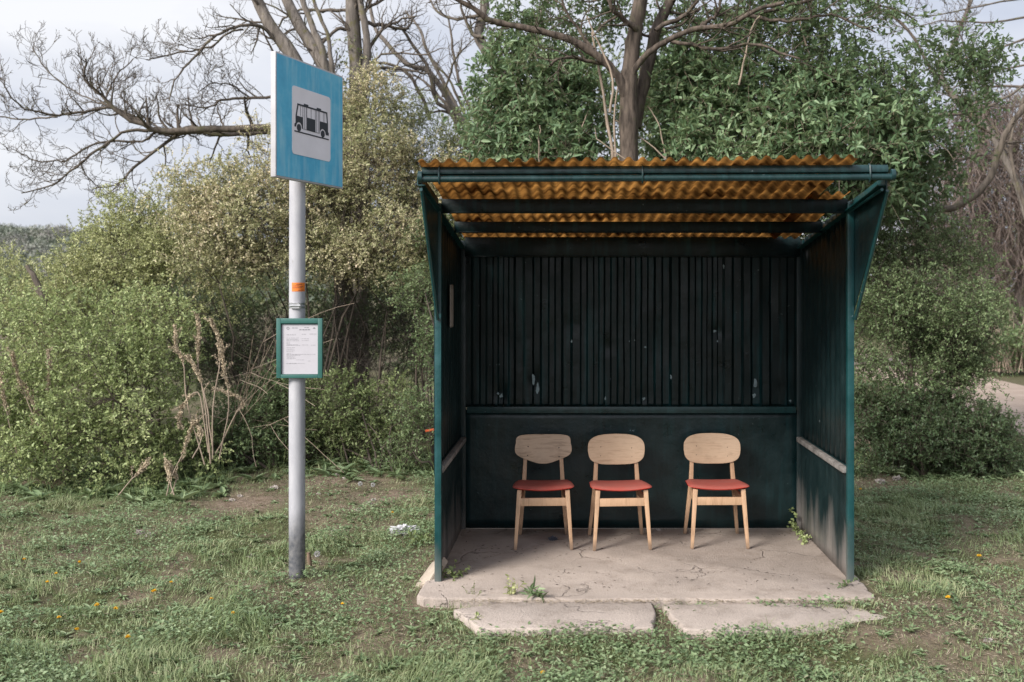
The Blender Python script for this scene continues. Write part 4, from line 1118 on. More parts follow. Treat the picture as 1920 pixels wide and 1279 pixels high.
# straight trunk, ivy at its foot
rng = np.random.default_rng(103); YB_ = 14.2
tB = thing('bare_tree', tree_root(668, 600, YB_), 'tall straight grey tree trunk just right of the blue sign', 'tree')
tr = [limb([(678, 860), (674, 500), (672, 300), (668, 150), (664, 60), (655, -60)], YB_, 36, 24, rng, .015),
      limb([(680, 190), (690, 120), (686, 60), (676, 0), (676, -40)], YB_ - .1, 18, 10, rng, .015)]
s = Soup(); put_limbs(s, tr, 10); s.build('trunk', [M['bark_grey']], tB, smooth=True)
lim = []; tw = []
for pts, w0, w1, dY in [([(685, 105), (720, 60), (755, 36), (778, 31)], 8, 3, 0), ([(690, 40), (720, 46), (750, 50), (765, 48), (782, 30)], 8, 3, .4), ([(690, 128), (740, 132), (805, 137)], 8, 3, .3),
                        ([(655, 55), (620, 62), (600, 90), (590, 120)], 8, 4, -.4), ([(655, 20), (600, 22), (545, 30), (520, 55)], 7, 3, .5), ([(690, 130), (720, 105), (790, 105), (830, 90)], 5, 2, -.3), ([(672, 30), (700, 10), (760, -20)], 8, 4, 0)]:
    P, R = limb(pts, YB_, w0, w1, rng, .04, dY=dY); lim.append((P, R)); spawn(rng, P, R, 2, tw, .9, wob=.4, kids=(3, 5), ratio=(.4, .7), trop=.1, nk=7)
for P, R in tr: spawn(rng, P, R * .38, 3, tw, 1.3, wob=.36, kids=(3, 5), ratio=(.4, .7), trop=.1, t0=.6, nk=7)
s = Soup(); put_limbs(s, lim, 6); put_twigs(s, tw); s.build('branches', [M['bark_dark']], tB, smooth=True)
sl = Soup(); n = 260
P = np.array([at(672, 200, YB_)]) + rng.normal(0, 1, (n, 3)) * np.array([.16, .12, .45]); sprays(rng, P, rdir(rng, n), .14, 6, .045, .034, sl, None)
sl.build('ivy', [M['leaf_olive']], tB)

# thin crooked trees between the sign and the shelter
rng = np.random.default_rng(107); YC = 15.0
def bare(label, tl_, bl_, Y, seed, root, lev=2, twl=.9, nk=8, mat='bark_grey', group=None):
    rng = np.random.default_rng(seed)
    t = thing('bare_tree', tree_root(*root, Y), label, 'tree', group)
    tr = [limb(p, Y, a, b, rng, .03, dY=d) for p, a, b, d in tl_]
    s = Soup(); put_limbs(s, tr, 9); s.build('trunk', [M[mat]], t, smooth=True)
    lim = [limb(p, Y, a, b, rng, .03, dY=d) for p, a, b, d in bl_]; tw = []
    for P, R in [(p_, r_ * .8) for p_, r_ in lim] + [(p_, r_ * .42) for p_, r_ in tr]: spawn(rng, P, R, lev, tw, twl, wob=.4, kids=(3, 5), ratio=(.4, .7), ang=(.4, 1.1), trop=.08, t0=.3, nk=nk)
    s = Soup(); put_limbs(s, lim, 6); put_twigs(s, tw); s.build('branches', [M['bark_dark']], t, smooth=True)
    return t
bare('slender crooked bare tree leaning left between blue sign and shelter roof',
     [([(900, 860), (890, 500), (880, 300), (862, 240), (805, 140), (770, 120), (735, 90), (700, 40), (690, -20)], 16, 6, .4)],
     [([(805, 225), (790, 180), (755, 130), (700, 120), (690, 125)], 8, 3, .2), ([(875, 270), (850, 215), (820, 180), (800, 120), (760, 60), (752, 50)], 9, 4, -.4), ([(850, 215), (810, 210), (780, 240)], 6, 2, 0)],
     YC, 211, (900, 600), nk=9)
bare('thin bare tree with wiry upright branches in front of the pale sky gap',
     [([(960, 860), (930, 500), (905, 330), (872, 240), (845, 190), (800, 100), (790, 60), (760, 20)], 13, 4, .5)],
     [([(860, 220), (830, 180), (800, 150), (770, 140)], 7, 3, .3), ([(905, 250), (870, 180), (860, 130), (850, 60), (840, 30)], 7, 3, .3), ([(830, 180), (850, 120), (868, 90), (900, 60)], 5, 2, -.3), ([(880, 240), (845, 160), (812, 120), (795, 80)], 6, 2, 0)],
     15.8, 223, (960, 600), nk=9)
tD = bare('forked grey tree trunk bending left beside the leafy tree',
     [([(975, 860), (972, 500), (968, 300), (958, 190), (945, 140), (920, 105), (897, 65), (905, 10), (915, -50)], 28, 17, .2), ([(962, 205), (972, 140), (990, 85), (1012, 30), (1045, -40)], 15, 10, -.2)],
     [([(905, 70), (890, 60), (870, 30), (862, 0)], 8, 4, 0), ([(990, 90), (1020, 60), (1060, 40)], 7, 3, 0), ([(900, 30), (860, 36), (820, 20), (800, -10)], 7, 3, .5)],
     14.4, 229, (972, 600), nk=6)

# the leafy tree right behind the shelter
rng = np.random.default_rng(131); YE = 10.8
tE = thing('leafy_tree', tree_root(1178, 600, YE), 'forked leafy tree with thick brown trunk rising right behind the shelter roof', 'tree')
tr = [limb([(1182, 860), (1180, 500), (1178, 300), (1176, 210), (1176, 150), (1184, 90), (1194, 35), (1210, -40)], YE, 42, 25, rng, .012),
      limb([(1190, 240), (1206, 150), (1222, 95), (1234, 50), (1258, 0), (1275, -40)], YE + .25, 26, 18, rng, .012),
      limb([(1177, 190), (1168, 158), (1140, 115), (1085, 78), (1010, 58), (945, 45), (918, 38), (890, 18), (858, 0), (830, -10)], YE, 18, 7, rng, .015, dY=-.4),
      limb([(1177, 170), (1190, 132), (1215, 100), (1260, 72), (1310, 52), (1370, 45), (1420, 20), (1470, 5)], YE, 13, 7, rng, .015, dY=-.5)]
s = Soup(); put_limbs(s, tr, 12); s.build('trunk', [M['bark_main']], tE, smooth=True)
lim = []; tw = []
for pts, w0, w1, dY in [([(1310, 52), (1330, 35), (1345, 20), (1358, -20)], 9, 5, 0), ([(1150, 120), (1100, 105), (1060, 110), (1030, 125)], 8, 4, -.4), ([(1110, 90), (1090, 50), (1060, 20), (1040, -20)], 8, 4, 0),
                        ([(1200, 60), (1160, 30), (1130, -10)], 12, 6, -.3), ([(1230, 60), (1290, 20), (1330, -30)], 10, 5, .3), ([(1400, 30), (1480, 40), (1560, 30), (1640, 60)], 8, 3, -.4), ([(1260, 72), (1340, 90), (1420, 80), (1500, 110)], 8, 3, -.8),
                        ([(1420, 20), (1530, -10), (1620, 0), (1720, 40)], 8, 3, .5)]:
    P, R = limb(pts, YE, w0, w1, rng, .04, dY=dY); lim.append((P, R)); spawn(rng, P, R, 2, tw, 1.0, wob=.35, kids=(3, 5), ratio=(.4, .7), trop=.05, nk=8)
for P, R in tr[1:]: spawn(rng, P, R * .5, 2, tw, 1.1, wob=.35, kids=(3, 5), ratio=(.4, .7), trop=.05, t0=.4, nk=9)
s = Soup(); put_limbs(s, lim, 7); put_twigs(s, tw); s.build('branches', [M['bark_main']], tE, smooth=True)
sl = Soup(); stt = Soup()
lump = [tuple(at(px, py, Y)) + (rx, ry, rz) for px, py, Y, rx, ry, rz in ((1000, 20, 11.6, .65, .6, .42), (1120, 5, 11.5, .55, .6, .35), (1300, 35, 11.6, .7, .7, .45), (1420, 60, 11.3, .8, .7, .6), (1540, 60, 11.2, .8, .7, .65), (1660, 95, 11.0, .75, .6, .5), (1480, 140, 11.0, .8, .6, .45), (1620, 180, 10.9, .7, .6, .4), (1740, 130, 11, .55, .5, .35), (1480, -30, 11.5, 1.2, .8, .45), (1330, 130, 11.4, .5, .5, .4), (1060, 130, 11.8, .5, .4, .3), (1790, 90, 11, .4, .4, .25), (1800, 180, 11, .42, .4, .32), (1765, 280, 11.1, .4, .4, .36), (1850, 110, 11.2, .3, .3, .24), (1740, 360, 11.2, .34, .4, .3))]
P, D = envelope(rng, lump, 2950, shell=.55, gap=.49, seed=8, lump=.6, gfreq=2.4)
sprays(rng, P, unit(D * .5 + rdir(rng, len(P)) * .8 + np.array([0, 0, -.1])), .22, 8, .062, .032, sl, stt, big=True, droop=.35, upbias=.5, twig_r=.0032)
stt.build('twigs', [M['twig']], tE); sl.build('crown', [M['leaf_top']], tE)

# pale bare trees on the right, beyond the leafy tree
bare('pale bare tree with long thin boughs sweeping across the upper right sky',
     [([(1950, 700), (1930, 420), (1860, 260), (1800, 200), (1762, 140), (1790, 80), (1822, 10), (1830, -40)], 15, 7, .3)],
     [([(1925, 400), (1890, 280), (1920, 180), (1960, 120)], 8, 3, 0), ([(1960, 60), (1850, 95), (1740, 130), (1640, 170)], 4.5, 1.6, 0), ([(1970, 20), (1860, 40), (1760, 40), (1660, 65)], 4.5, 1.6, .4), ([(1980, 110), (1880, 130), (1800, 160), (1720, 210)], 4.5, 1.6, .3), ([(1980, -10), (1880, 0), (1780, 20), (1700, 30)], 4, 1.6, -.4), ([(1900, 300), (1840, 200), (1810, 110), (1790, 30)], 5, 2, 0), ([(1980, 170), (1900, 160), (1840, 170), (1790, 215)], 6, 2, .5), ([(1760, 160), (1700, 60), (1640, 10), (1600, -20)], 7, 3, 0)],
     17.0, 307, (1950, 600), lev=3, twl=1.1, nk=11, mat='bark_grey')
bare('dark crooked bough curving up beside the dry vines, right of the shelter',
     [([(1700, 840), (1710, 600), (1735, 410), (1790, 385), (1845, 345), (1872, 275), (1892, 235), (1925, 195), (1965, 180)], 17, 9, -.3)],
     [([(1690, 370), (1720, 320), (1790, 300), (1840, 290)], 10, 5, .2), ([(1700, 215), (1790, 210), (1850, 195), (1905, 165), (1960, 130)], 7, 3, .4), ([(1790, 232), (1840, 235), (1885, 262), (1940, 265)], 7, 3, 0), ([(1830, 290), (1835, 230), (1828, 160), (1835, 120)], 6, 3, .3)],
     13.0, 311, (1700, 600), lev=2, twl=.7, nk=7, mat='bark_dark')

# tree smothered in dry hanging vines, beyond the track
rng = np.random.default_rng(401)
tV = thing('vine_tree', (at(1830, 600, 25)[0], 25.5, 0), 'tree smothered in brown dry hanging vines beyond the dirt track', 'tree')
tr = [limb([(1860, 660), (1850, 500), (1840, 350), (1850, 200), (1845, 140)], 25, 22, 8, rng, .06), limb([(1905, 660), (1925, 480), (1900, 300), (1930, 200)], 25.5, 24, 9, rng, .06), limb([(1770, 650), (1760, 480), (1780, 320), (1810, 220)], 25.5, 18, 8, rng, .06), limb([(1850, 300), (1890, 260), (1960, 250)], 25, 12, 8, rng, .05), limb([(1990, 660), (1985, 400), (1950, 220)], 25.5, 22, 8, rng, .05)]
s = Soup(); put_limbs(s, tr, 8); s.build('trunk', [M['bark_grey']], tV, smooth=True)
s = Soup()
lump = [tuple(at(px, py, Y)) + (rx, ry, rz) for px, py, Y, rx, ry, rz in ((1835, 200, 25, 1.05, .9, .75), (1880, 290, 25, 1.5, 1, 1.6), (1790, 330, 25, 1.2, 1, 1.3), (1920, 430, 25, 1.3, 1, 1.9), (1830, 440, 25.5, 1.3, 1, 1.3), (1740, 420, 26, 1.0, .8, 1.2), (1960, 260, 25, 1.1, 1, 1.4), (1890, 180, 25.4, .8, .6, .4))]
n = 3600
P, D = envelope(rng, lump, n, shell=.4, gap=.36, seed=77, gfreq=.9)
K = 8; t = np.linspace(0, 1, K)
Ln = rng.uniform(.5, 1.9, n)
dirs = unit(rng.normal(0, .42, (n, 3)) + np.array([0, 0, -1.0]))
Q = P[:, None, :] + dirs[:, None, :] * Ln[:, None, None] * t[None, :, None]
wv = np.cumsum(rng.normal(0, .075, (n, K, 3)), 1); wv[:, 0] = 0; Q = Q + wv * np.array([1, 1, .6])
Q[:, :, 2] = np.maximum(Q[:, :, 2], .05)
R = rng.uniform(.004, .013, n)[:, None] * np.linspace(1, .5, K)[None]
V, Fq = tubes_geo(Q, R, 3); s.add(V, Fq); s.build('vines', [M['vine']], tV)
sl = Soup(); idx = rng.choice(n, 500); sprays(rng, P[idx], rdir(rng, 500), .3, 7, .07, .05, sl, None); sl.build('leaves', [M['leaf_olive']], tV)

# ================================================================== SHRUBS
def lum(*rows): return [tuple(at(px, py, Y)) + (rx, ry, rz) for px, py, Y, rx, ry, rz in rows]
# 1 bright green bush in the left foreground
shrub('bush', 'bright fresh green bush swelling forward at the left, nearest to the grass', 'bush', (-4.9, 10.6, 0),
      lum((190, 620, 10.5, .95, .8, .75), (110, 760, 10.3, 1.0, .8, .85), (240, 760, 10.2, .75, .7, .75), (60, 640, 10.9, .9, .8, .7), (290, 660, 10.9, .55, .6, .6), (190, 860, 10.1, 1.2, .6, .45), (-40, 760, 10.6, .9, .8, .9), (330, 860, 10.4, .5, .5, .45)),
      4600, M['leaf_fresh'], seed=21, nleaf=10, leafL=.038, leafW=.023, gap=.40, inner=160, spray_len=.17, lump=.5)
# 2 yellowish bushes behind it
shrub('bush', 'yellow-green bush filling the left edge below the far hill', 'bush', (-7.2, 12.8, 0),
      lum((20, 555, 12.8, 1.1, .9, .66), (-90, 580, 12.8, 1.2, 1, .8), (120, 550, 12.6, .9, .8, .66), (40, 660, 12.4, 1.4, .9, 1.0), (-60, 510, 13.4, .9, .8, .45), (-230, 600, 12.0, 1.2, 1, 1.1), (-330, 640, 11.6, 1.0, 1, 1.1)),
      4000, M['leaf_yellow'], seed=22, nleaf=10, leafL=.036, leafW=.021, gap=.38, inner=120, lump=.5)
shrub('bush', 'pale yellow-green thorn bush with wispy top, between hill and blossoming hedge', 'bush', (-5.7, 12.6, 0),
      lum((220, 490, 12.6, .85, .8, .75), (290, 450, 12.5, .75, .8, .85), (330, 560, 12.2, .9, .7, .9), (200, 600, 12.2, 1.0, .8, .8), (250, 420, 12.8, .5, .5, .5)),
      4200, M['leaf_yellow'], seed=23, nleaf=10, leafL=.034, leafW=.020, gap=.38, inner=160, lump=.6)
# 3 the big pale hedge tree with fading blossom
shrub('blossom_bush', 'tall olive hedge bush with fading pinkish blossom behind the pole', 'bush', (-3.3, 12.4, 0),
      lum((470, 430, 12.0, .95, .9, .72), (400, 370, 12.3, .85, .8, .75), (560, 360, 12.1, .95, .9, .85), (680, 330, 12.2, .85, .9, .95), (720, 460, 11.9, .85, .8, .62), (600, 480, 11.8, .95, .8, .42), (690, 230, 12.6, .55, .6, .75), (790, 340, 12.4, .65, .7, .85), (420, 500, 11.8, .6, .6, .42), (520, 290, 12.7, .6, .6, .5), (780, 490, 12.0, .5, .6, .5)),
      10000, M['leaf_blossom'], seed=24, nleaf=11, leafL=.032, leafW=.020, gap=.40, inner=420, stems=16, stem_r=.017, dead=900, lump=.55, spray_len=.17)
shrub('bush', 'olive bush with wispy top rising just left of the amber roof corner', 'bush', (-1.6, 13.2, 0),
      lum((800, 320, 13.2, .7, .7, .8), (880, 300, 13.2, .6, .7, .7), (850, 420, 13, .9, .8, .9), (950, 290, 13.4, .7, .7, .6), (760, 230, 13.6, .4, .4, .5)),
      3800, M['leaf_olive'], seed=25, nleaf=9, leafL=.030, leafW=.017, gap=.36, inner=160, lump=.6)
# 4 low green bushes at its foot
shrub('bush', 'small light green bush at the foot of the hedge, just right of the pole', 'bush', (-2.3, 11.0, 0),
      lum((640, 780, 11.5, .42, .4, .36), (700, 825, 11.5, .5, .4, .30), (610, 830, 11.5, .35, .35, .28), (660, 730, 11.6, .22, .25, .25), (600, 740, 11.6, .22, .25, .25), (740, 760, 11.6, .3, .3, .35), (570, 825, 11.5, .3, .3, .3)),
      1500, M['leaf_fresh2'], seed=26, nleaf=9, leafL=.036, leafW=.022, gap=.36, inner=110, lump=.6, spray_len=.18, up=.6)
shrub('bush', 'dense dark green bush low at the hedge foot, just left of the pole', 'bush', (-3.5, 10.9, 0),
      lum((500, 780, 11.4, .5, .45, .5), (450, 825, 11.2, .5, .4, .38), (530, 730, 11.5, .3, .35, .3), (400, 850, 11.0, .4, .35, .28), (520, 830, 11.3, .4, .3, .3)),
      1700, M['leaf_right'], seed=27, nleaf=9, leafL=.038, leafW=.022, gap=.32, inner=90, lump=.5)
shrub('bush', 'leafy green sprigs hanging beside the shelter at its left outer wall', 'bush', (-1.55, 11.2, 0),
      lum((790, 560, 11.2, .26, .3, .42), (805, 640, 11.1, .24, .3, .4), (780, 780, 11.0, .28, .3, .4), (760, 860, 10.8, .3, .3, .26), (810, 460, 11.6, .3, .3, .4)),
      1000, M['leaf_right'], seed=28, nleaf=9, leafL=.032, leafW=.019, gap=.38, inner=90, lump=.6)
# shaded interior of the hedge
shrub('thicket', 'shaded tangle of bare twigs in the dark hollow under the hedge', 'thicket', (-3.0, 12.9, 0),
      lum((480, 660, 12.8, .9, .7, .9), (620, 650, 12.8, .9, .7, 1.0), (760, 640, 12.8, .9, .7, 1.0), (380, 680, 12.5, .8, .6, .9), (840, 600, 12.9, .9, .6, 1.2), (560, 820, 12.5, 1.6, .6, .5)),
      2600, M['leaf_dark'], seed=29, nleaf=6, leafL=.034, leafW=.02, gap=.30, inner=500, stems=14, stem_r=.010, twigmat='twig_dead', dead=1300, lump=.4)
# right of the shelter
shrub('bush', 'rounded mid green bush standing right of the shelter before the track', 'bush', (3.9, 11.4, 0),
      lum((1690, 520, 11.4, .72, .7, .78), (1760, 590, 11.3, .72, .7, .62), (1640, 470, 11.7, .6, .6, .6), (1790, 480, 11.8, .55, .6, .55), (1800, 650, 11.5, .45, .5, .36), (1700, 430, 11.8, .6, .5, .4), (1640, 600, 11.5, .45, .5, .45), (1720, 660, 11.6, .5, .5, .3), (1820, 690, 11.4, .36, .4, .3), (1845, 600, 11.6, .34, .4, .42), (1790, 720, 11.3, .4, .4, .3), (1640, 690, 11.2, .34, .4, .3), (1710, 725, 11.1, .42, .4, .3), (1625, 740, 11.1, .3, .35, .3), (1770, 665, 11.5, .4, .4, .3)),
      5900, M['leaf_right'], seed=31, nleaf=9, leafL=.034, leafW=.020, gap=.37, inner=260, stems=10, stem_r=.022, lump=.6, dead=60)
shrub('bush', 'low dark bush skirt hugging the ground right of the shelter post', 'bush', (3.9, 10.9, 0),
      lum((1660, 790, 10.9, .55, .5, .48), (1740, 830, 10.8, .6, .5, .42), (1820, 840, 10.8, .5, .45, .33), (1640, 860, 10.7, .4, .4, .25), (1760, 770, 11.1, .4, .4, .35), (1880, 870, 10.9, .4, .35, .2), (1850, 800, 11.0, .32, .35, .3)),
      3400, M['leaf_dark'], seed=32, nleaf=9, leafL=.036, leafW=.022, gap=.33, inner=130, lump=.55)
# elder with broad leaves behind the roof
def elder(label, root, lumps, n, seed, mat):
    return shrub('elder_bush', label, 'bush', root, lumps, n, mat, seed=seed, spray_len=.30, nleaf=9, leafL=.084, leafW=.036, big=True, gap=.40, inner=90, stems=8,
                 stem_r=.014, lump=.55, shell=.45, gfreq=1.7, up=.25, twigmat='twig', twm='stem_pale', droop=.3)
elder('broad-leaved green elder bush behind the roof, left of the forked trunk', (-.2, 11.2, 0),
      lum((980, 190, 11.4, .5, .6, .6), (1010, 270, 11.2, .7, .6, .45), (1065, 230, 11.5, .5, .6, .6), (930, 260, 11.6, .4, .5, .45), (1070, 290, 11.2, .45, .5, .3), (1040, 150, 11.5, .45, .4, .4), (970, 120, 11.6, .35, .4, .35)),
      1500, 41, M['leaf_elder'])
elder('broad-leaved dark elder bush right of the forked trunk, over the roof', (1.4, 11.2, 0),
      lum((1290, 230, 11.5, .5, .6, .6), (1350, 260, 11.1, .6, .6, .5), (1290, 150, 11.5, .45, .5, .45), (1400, 190, 11.2, .5, .5, .5), (1270, 290, 11.2, .35, .5, .28), (1430, 285, 10.9, .5, .5, .3)),
      1450, 42, M['leaf_elder'])
elder('pale leaved elder bush drooping over the right end of the roof', (1.9, 11.6, 0),
      lum((1500, 240, 10.8, .6, .6, .45), (1570, 280, 10.4, .55, .5, .32), (1620, 250, 10.8, .55, .6, .5), (1680, 250, 11.0, .42, .6, .42), (1690, 340, 11.2, .4, .5, .32), (1640, 340, 10.9, .35, .5, .3), (1500, 180, 11.1, .5, .5, .4)),
      1700, 43, M['leaf_elder'])
shrub('bush', 'fine leaved lighter green bush seen behind the forked trunk above the roof', 'bush', (.4, 12.9, 0),
      lum((960, 230, 12.9, .6, .5, .6), (1060, 200, 13.0, .6, .5, .6), (1180, 230, 13.1, .6, .5, .55), (1230, 170, 13.2, .4, .5, .4), (1110, 130, 13.2, .4, .4, .4), (1330, 200, 13.0, .6, .5, .6), (1020, 120, 13.2, .35, .4, .35)),
      2300, M['leaf_fresh2'], seed=46, nleaf=9, leafL=.05, leafW=.026, gap=.44, inner=120, stems=8, stem_r=.014, lump=.6, spray_len=.22)
# pale dead canes poking out above the roof
rng = np.random.default_rng(45)
tc2 = thing('dead_canes', (.6, 10.6, 0), 'pale dead canes sticking up at angles behind the roof', 'dead canes')
s = Soup(); Ps = []; Rs = []
for pts, w in (([(1250, 300), (1215, 270), (1170, 235), (1150, 225)], 4), ([(1075, 300), (1085, 260), (1100, 215)], 4), ([(1012, 305), (1013, 260), (1012, 235)], 4), ([(1175, 300), (1125, 265), (1115, 240)], 3), ([(1250, 310), (1235, 240), (1215, 200)], 4), ([(1150, 300), (1145, 250), (1135, 190), (1122, 110), (1110, 60)], 9), ([(1143, 210), (1150, 150), (1120, 80), (1100, 30)], 6), ([(1155, 300), (1152, 215), (1160, 150)], 6), ([(1500, 30), (1508, 80), (1530, 118), (1550, 118)], 4), ([(1690, 160), (1710, 190), (1728, 235)], 4), ([(1560, 300), (1530, 275), (1512, 258)], 4), ([(1615, 290), (1605, 240), (1590, 165)], 4), ([(1420, 270), (1428, 190), (1440, 100)], 4), ([(1385, 160), (1400, 80), (1425, 30)], 5), ([(1750, 255), (1775, 280), (1790, 300)], 3)):
    P, R = limb(pts, 10.75 + rng.uniform(-.2, .3), w * .8, w * .4, rng, .02, n=10); cn = Soup(); put_limbs(cn, [(P, R)], 6); cn.build('cane', [M['stem_pale']], tc2, smooth=True)
# screens of bushes behind everything
shrub('bush', 'dark green bush closing the view behind the hedge hollow', 'bush', (-3, 15.2, 0),
      lum((350, 600, 15.3, 1.6, .8, 1.4), (560, 580, 15.3, 1.7, .8, 1.5), (760, 560, 15.3, 1.7, .8, 1.6), (940, 520, 15, 1.6, .8, 1.8)),
      4200, M['leaf_dark'], seed=51, nleaf=9, leafL=.055, leafW=.034, gap=.18, inner=40, spray_len=.22)
shrub('bush', 'green bush behind the shelter, filling the gap beside the right post', 'bush', (2.5, 13.4, 0),
      lum((1480, 470, 13.4, 1.3, .8, 1.6), (1590, 380, 13.0, .8, .7, .8), (1660, 360, 12.8, .6, .6, .6)),
      3000, M['leaf_dark'], seed=52, nleaf=9, leafL=.05, leafW=.03, gap=.25, inner=40, spray_len=.2)
shrub('bush', 'ivy-dark bush across the dirt track under the dry vines', 'bush', (10.5, 24, 0),
      lum((1890, 655, 23.5, .9, .7, .45), (1950, 650, 24, 1.2, .8, .6), (1840, 600, 25, 1.0, .8, .6), (1760, 590, 26, 1.6, .8, .9), (1660, 560, 27, 2.0, 1, 1.3)),
      2600, M['leaf_right'], seed=53, nleaf=9, leafL=.075, leafW=.05, gap=.25, inner=40, spray_len=.25)
shrub('bush', 'distant grey-green bushes closing the far end of the track', 'bush', (9, 44, 0),
      lum((1600, 560, 44, 5, 2, 3.2), (1750, 540, 42, 4, 2, 3.0), (1900, 520, 40, 4, 2, 3.4), (1480, 560, 46, 5, 2, 3.2)),
      3200, M['leaf_olive'], seed=54, nleaf=9, leafL=.15, leafW=.1, gap=.25, inner=60, spray_len=.6)
shrub('bush', 'bushy tree line showing through the branches left of the leafy tree', 'bush', (-6, 26, 0),
      lum((100, 575, 26, 4, 1.5, 1.3), (300, 510, 26, 3, 1.5, 1.6), (520, 480, 24, 3, 1.5, 2.2), (750, 470, 24, 3, 1.5, 2.4), (1000, 440, 24, 3.2, 1.5, 2.6), (1250, 420, 24, 3.2, 1.5, 2.8), (1450, 440, 24, 2.4, 1.5, 2.6)),
      4200, M['leaf_olive'], seed=55, nleaf=9, leafL=.11, leafW=.07, gap=.25, inner=60, spray_len=.4)

# dead broken stem in the left bushes
rng = np.random.default_rng(61)
P, R = limb([(98, 600), (85, 570), (70, 540), (58, 512), (50, 498)], 11.6, 15, 7, rng, .02, n=12)
P2, R2 = limb([(74, 552), (66, 543), (58, 540)], 11.6, 5, 3, rng, .01, n=6)
s = Soup(); put_limbs(s, [(P, R), (P2, R2)], 8); o = s.build('broken_branch', [M['bark_dark']], None, tuple(P[0]), True)
tag(o, 'dark broken dead branch poking out of the left bushes', 'dead branch')

# dried dock plants
def dock(label, stalks, Y, seed):
    rng = np.random.default_rng(seed)
    b = gp(*stalks[0][0]) if stalks[0][0][1] > 700 else at(*stalks[0][0], Y)
    t = thing('dried_weed', (b[0], b[1], 0), label, 'dried weed', 'dried weeds at the bush edge')
    s = Soup(); sh = Soup()
    for pts in stalks:
        P, R = limb(pts, Y + rng.uniform(-.15, .15), 2.8, 1.6, rng, .012, n=14, dY=rng.uniform(-.15, .15))
        put_limbs(s, [(P, R)], 5)
        # seed clusters on the upper half
        n = 480; x = rng.uniform(.42, 1, n)**.8 * 13; i = np.minimum(x.astype(int), 12); f = (x - i)[:, None]
        q = P[i] * (1 - f) + P[i + 1] * f; d = unit(P[i + 1] - P[i])
        V, F4, F3 = leaves_geo(q + rdir(rng, n) * rng.uniform(.003, .022, (n, 1)) * (.5 + .8 * fbm(x * 1.2, x * 0 + seed, None, 3, 2))[:, None], unit(d + rdir(rng, n) * .7), rdir(rng, n), rng.uniform(.012, .032, n), rng.uniform(.008, .016, n)); sh.add(V, F4, F3)
        out = []
        spawn(rng, P, R, 1, out, .28, wob=.2, kids=(0, 1), ang=(.3, .7), trop=0, t0=.35, nk=5); put_twigs(s, out)
        for pp, _ in out:
            n = 24; i = rng.integers(2, len(pp), n); V, F4, F3 = leaves_geo(pp[i] + rdir(rng, n) * .01, unit(rdir(rng, n) + np.array([0, 0, .5])), rdir(rng, n), rng.uniform(.010, .024, n), rng.uniform(.006, .012, n)); sh.add(V, F4, F3)
    s.build('stalks', [M['stem_pale']], t); sh.build('seed_heads', [M['dock']], t)
dock('tall clump of dried brown dock stalks in front of the dark hollow', [[(395, 870), (385, 760), (372, 680), (373, 630), (370, 592)], [(400, 860), (400, 760), (412, 680), (405, 625), (395, 600)], [(385, 870), (352, 760), (345, 680), (332, 650), (327, 612)], [(410, 860), (430, 760), (422, 690), (415, 640)], [(390, 850), (372, 740), (345, 760), (335, 800)], [(400, 850), (385, 745), (370, 700), (352, 668)], [(405, 850), (440, 780), (455, 750), (400, 728)]], 9.9, 71)
dock('reddish dried dock stalks leaning at the left edge of the bushes', [[(110, 880), (70, 790), (45, 730), (30, 690), (24, 662)], [(120, 890), (95, 830), (70, 770), (45, 720)], [(80, 860), (85, 770), (92, 700), (90, 660)], [(60, 900), (55, 820), (68, 780), (62, 735)], [(40, 880), (20, 800), (8, 740), (4, 700)]], 9.9, 72)
dock('bent bleached dry weed fallen below the dock clump', [[(310, 945), (322, 900), (345, 850), (360, 800), (370, 790)], [(330, 940), (318, 900), (312, 870)], [(222, 930), (255, 890), (275, 870)], [(360, 860), (378, 820), (366, 790)], [(318, 935), (330, 900), (315, 868)]], 9.55, 73)
# thin bare twiggy weed right of the dock
rng = np.random.default_rng(74); out = []
p0 = gp(425, 860)
for i in range(9):
    tgt = at(rng.uniform(440, 500), rng.uniform(630, 740), 9.9); grow(rng, p0 + rng.normal(0, .05, 3) * [1, 1, 0], unit(tgt - p0), np.linalg.norm(tgt - p0), .004, 1, out, wob=.12, kids=(2, 4), trop=0)
s = Soup(); put_twigs(s, out); o = s.build('dry_twigs', [M['stem_pale']], None, tuple(p0)); tag(o, 'thin tangled dry twigs just right of the tall dock clump', 'dry twigs')
# reeds beyond the track
rng = np.random.default_rng(75); n = 160
b = np.array([at(px, 640, 23.5) for px in rng.uniform(1850, 1990, n)]); b[:, 2] = .1; b[:, 1] += rng.uniform(-.5, .5, n)
P, R = limbs_to(rng, b, b + np.stack([rng.normal(0, .35, n), rng.normal(0, .2, n), rng.uniform(.6, 1.5, n)], 1), .012, K=5, wob=.15)
V, Fq = tubes_geo(P, R, 4); o = Soup().add(V, Fq).build('dry_reeds', [M['stem_pale']], None, tuple(b[0])); tag(o, 'pale dry reed clump standing beyond the dirt track', 'reeds', kind='stuff')

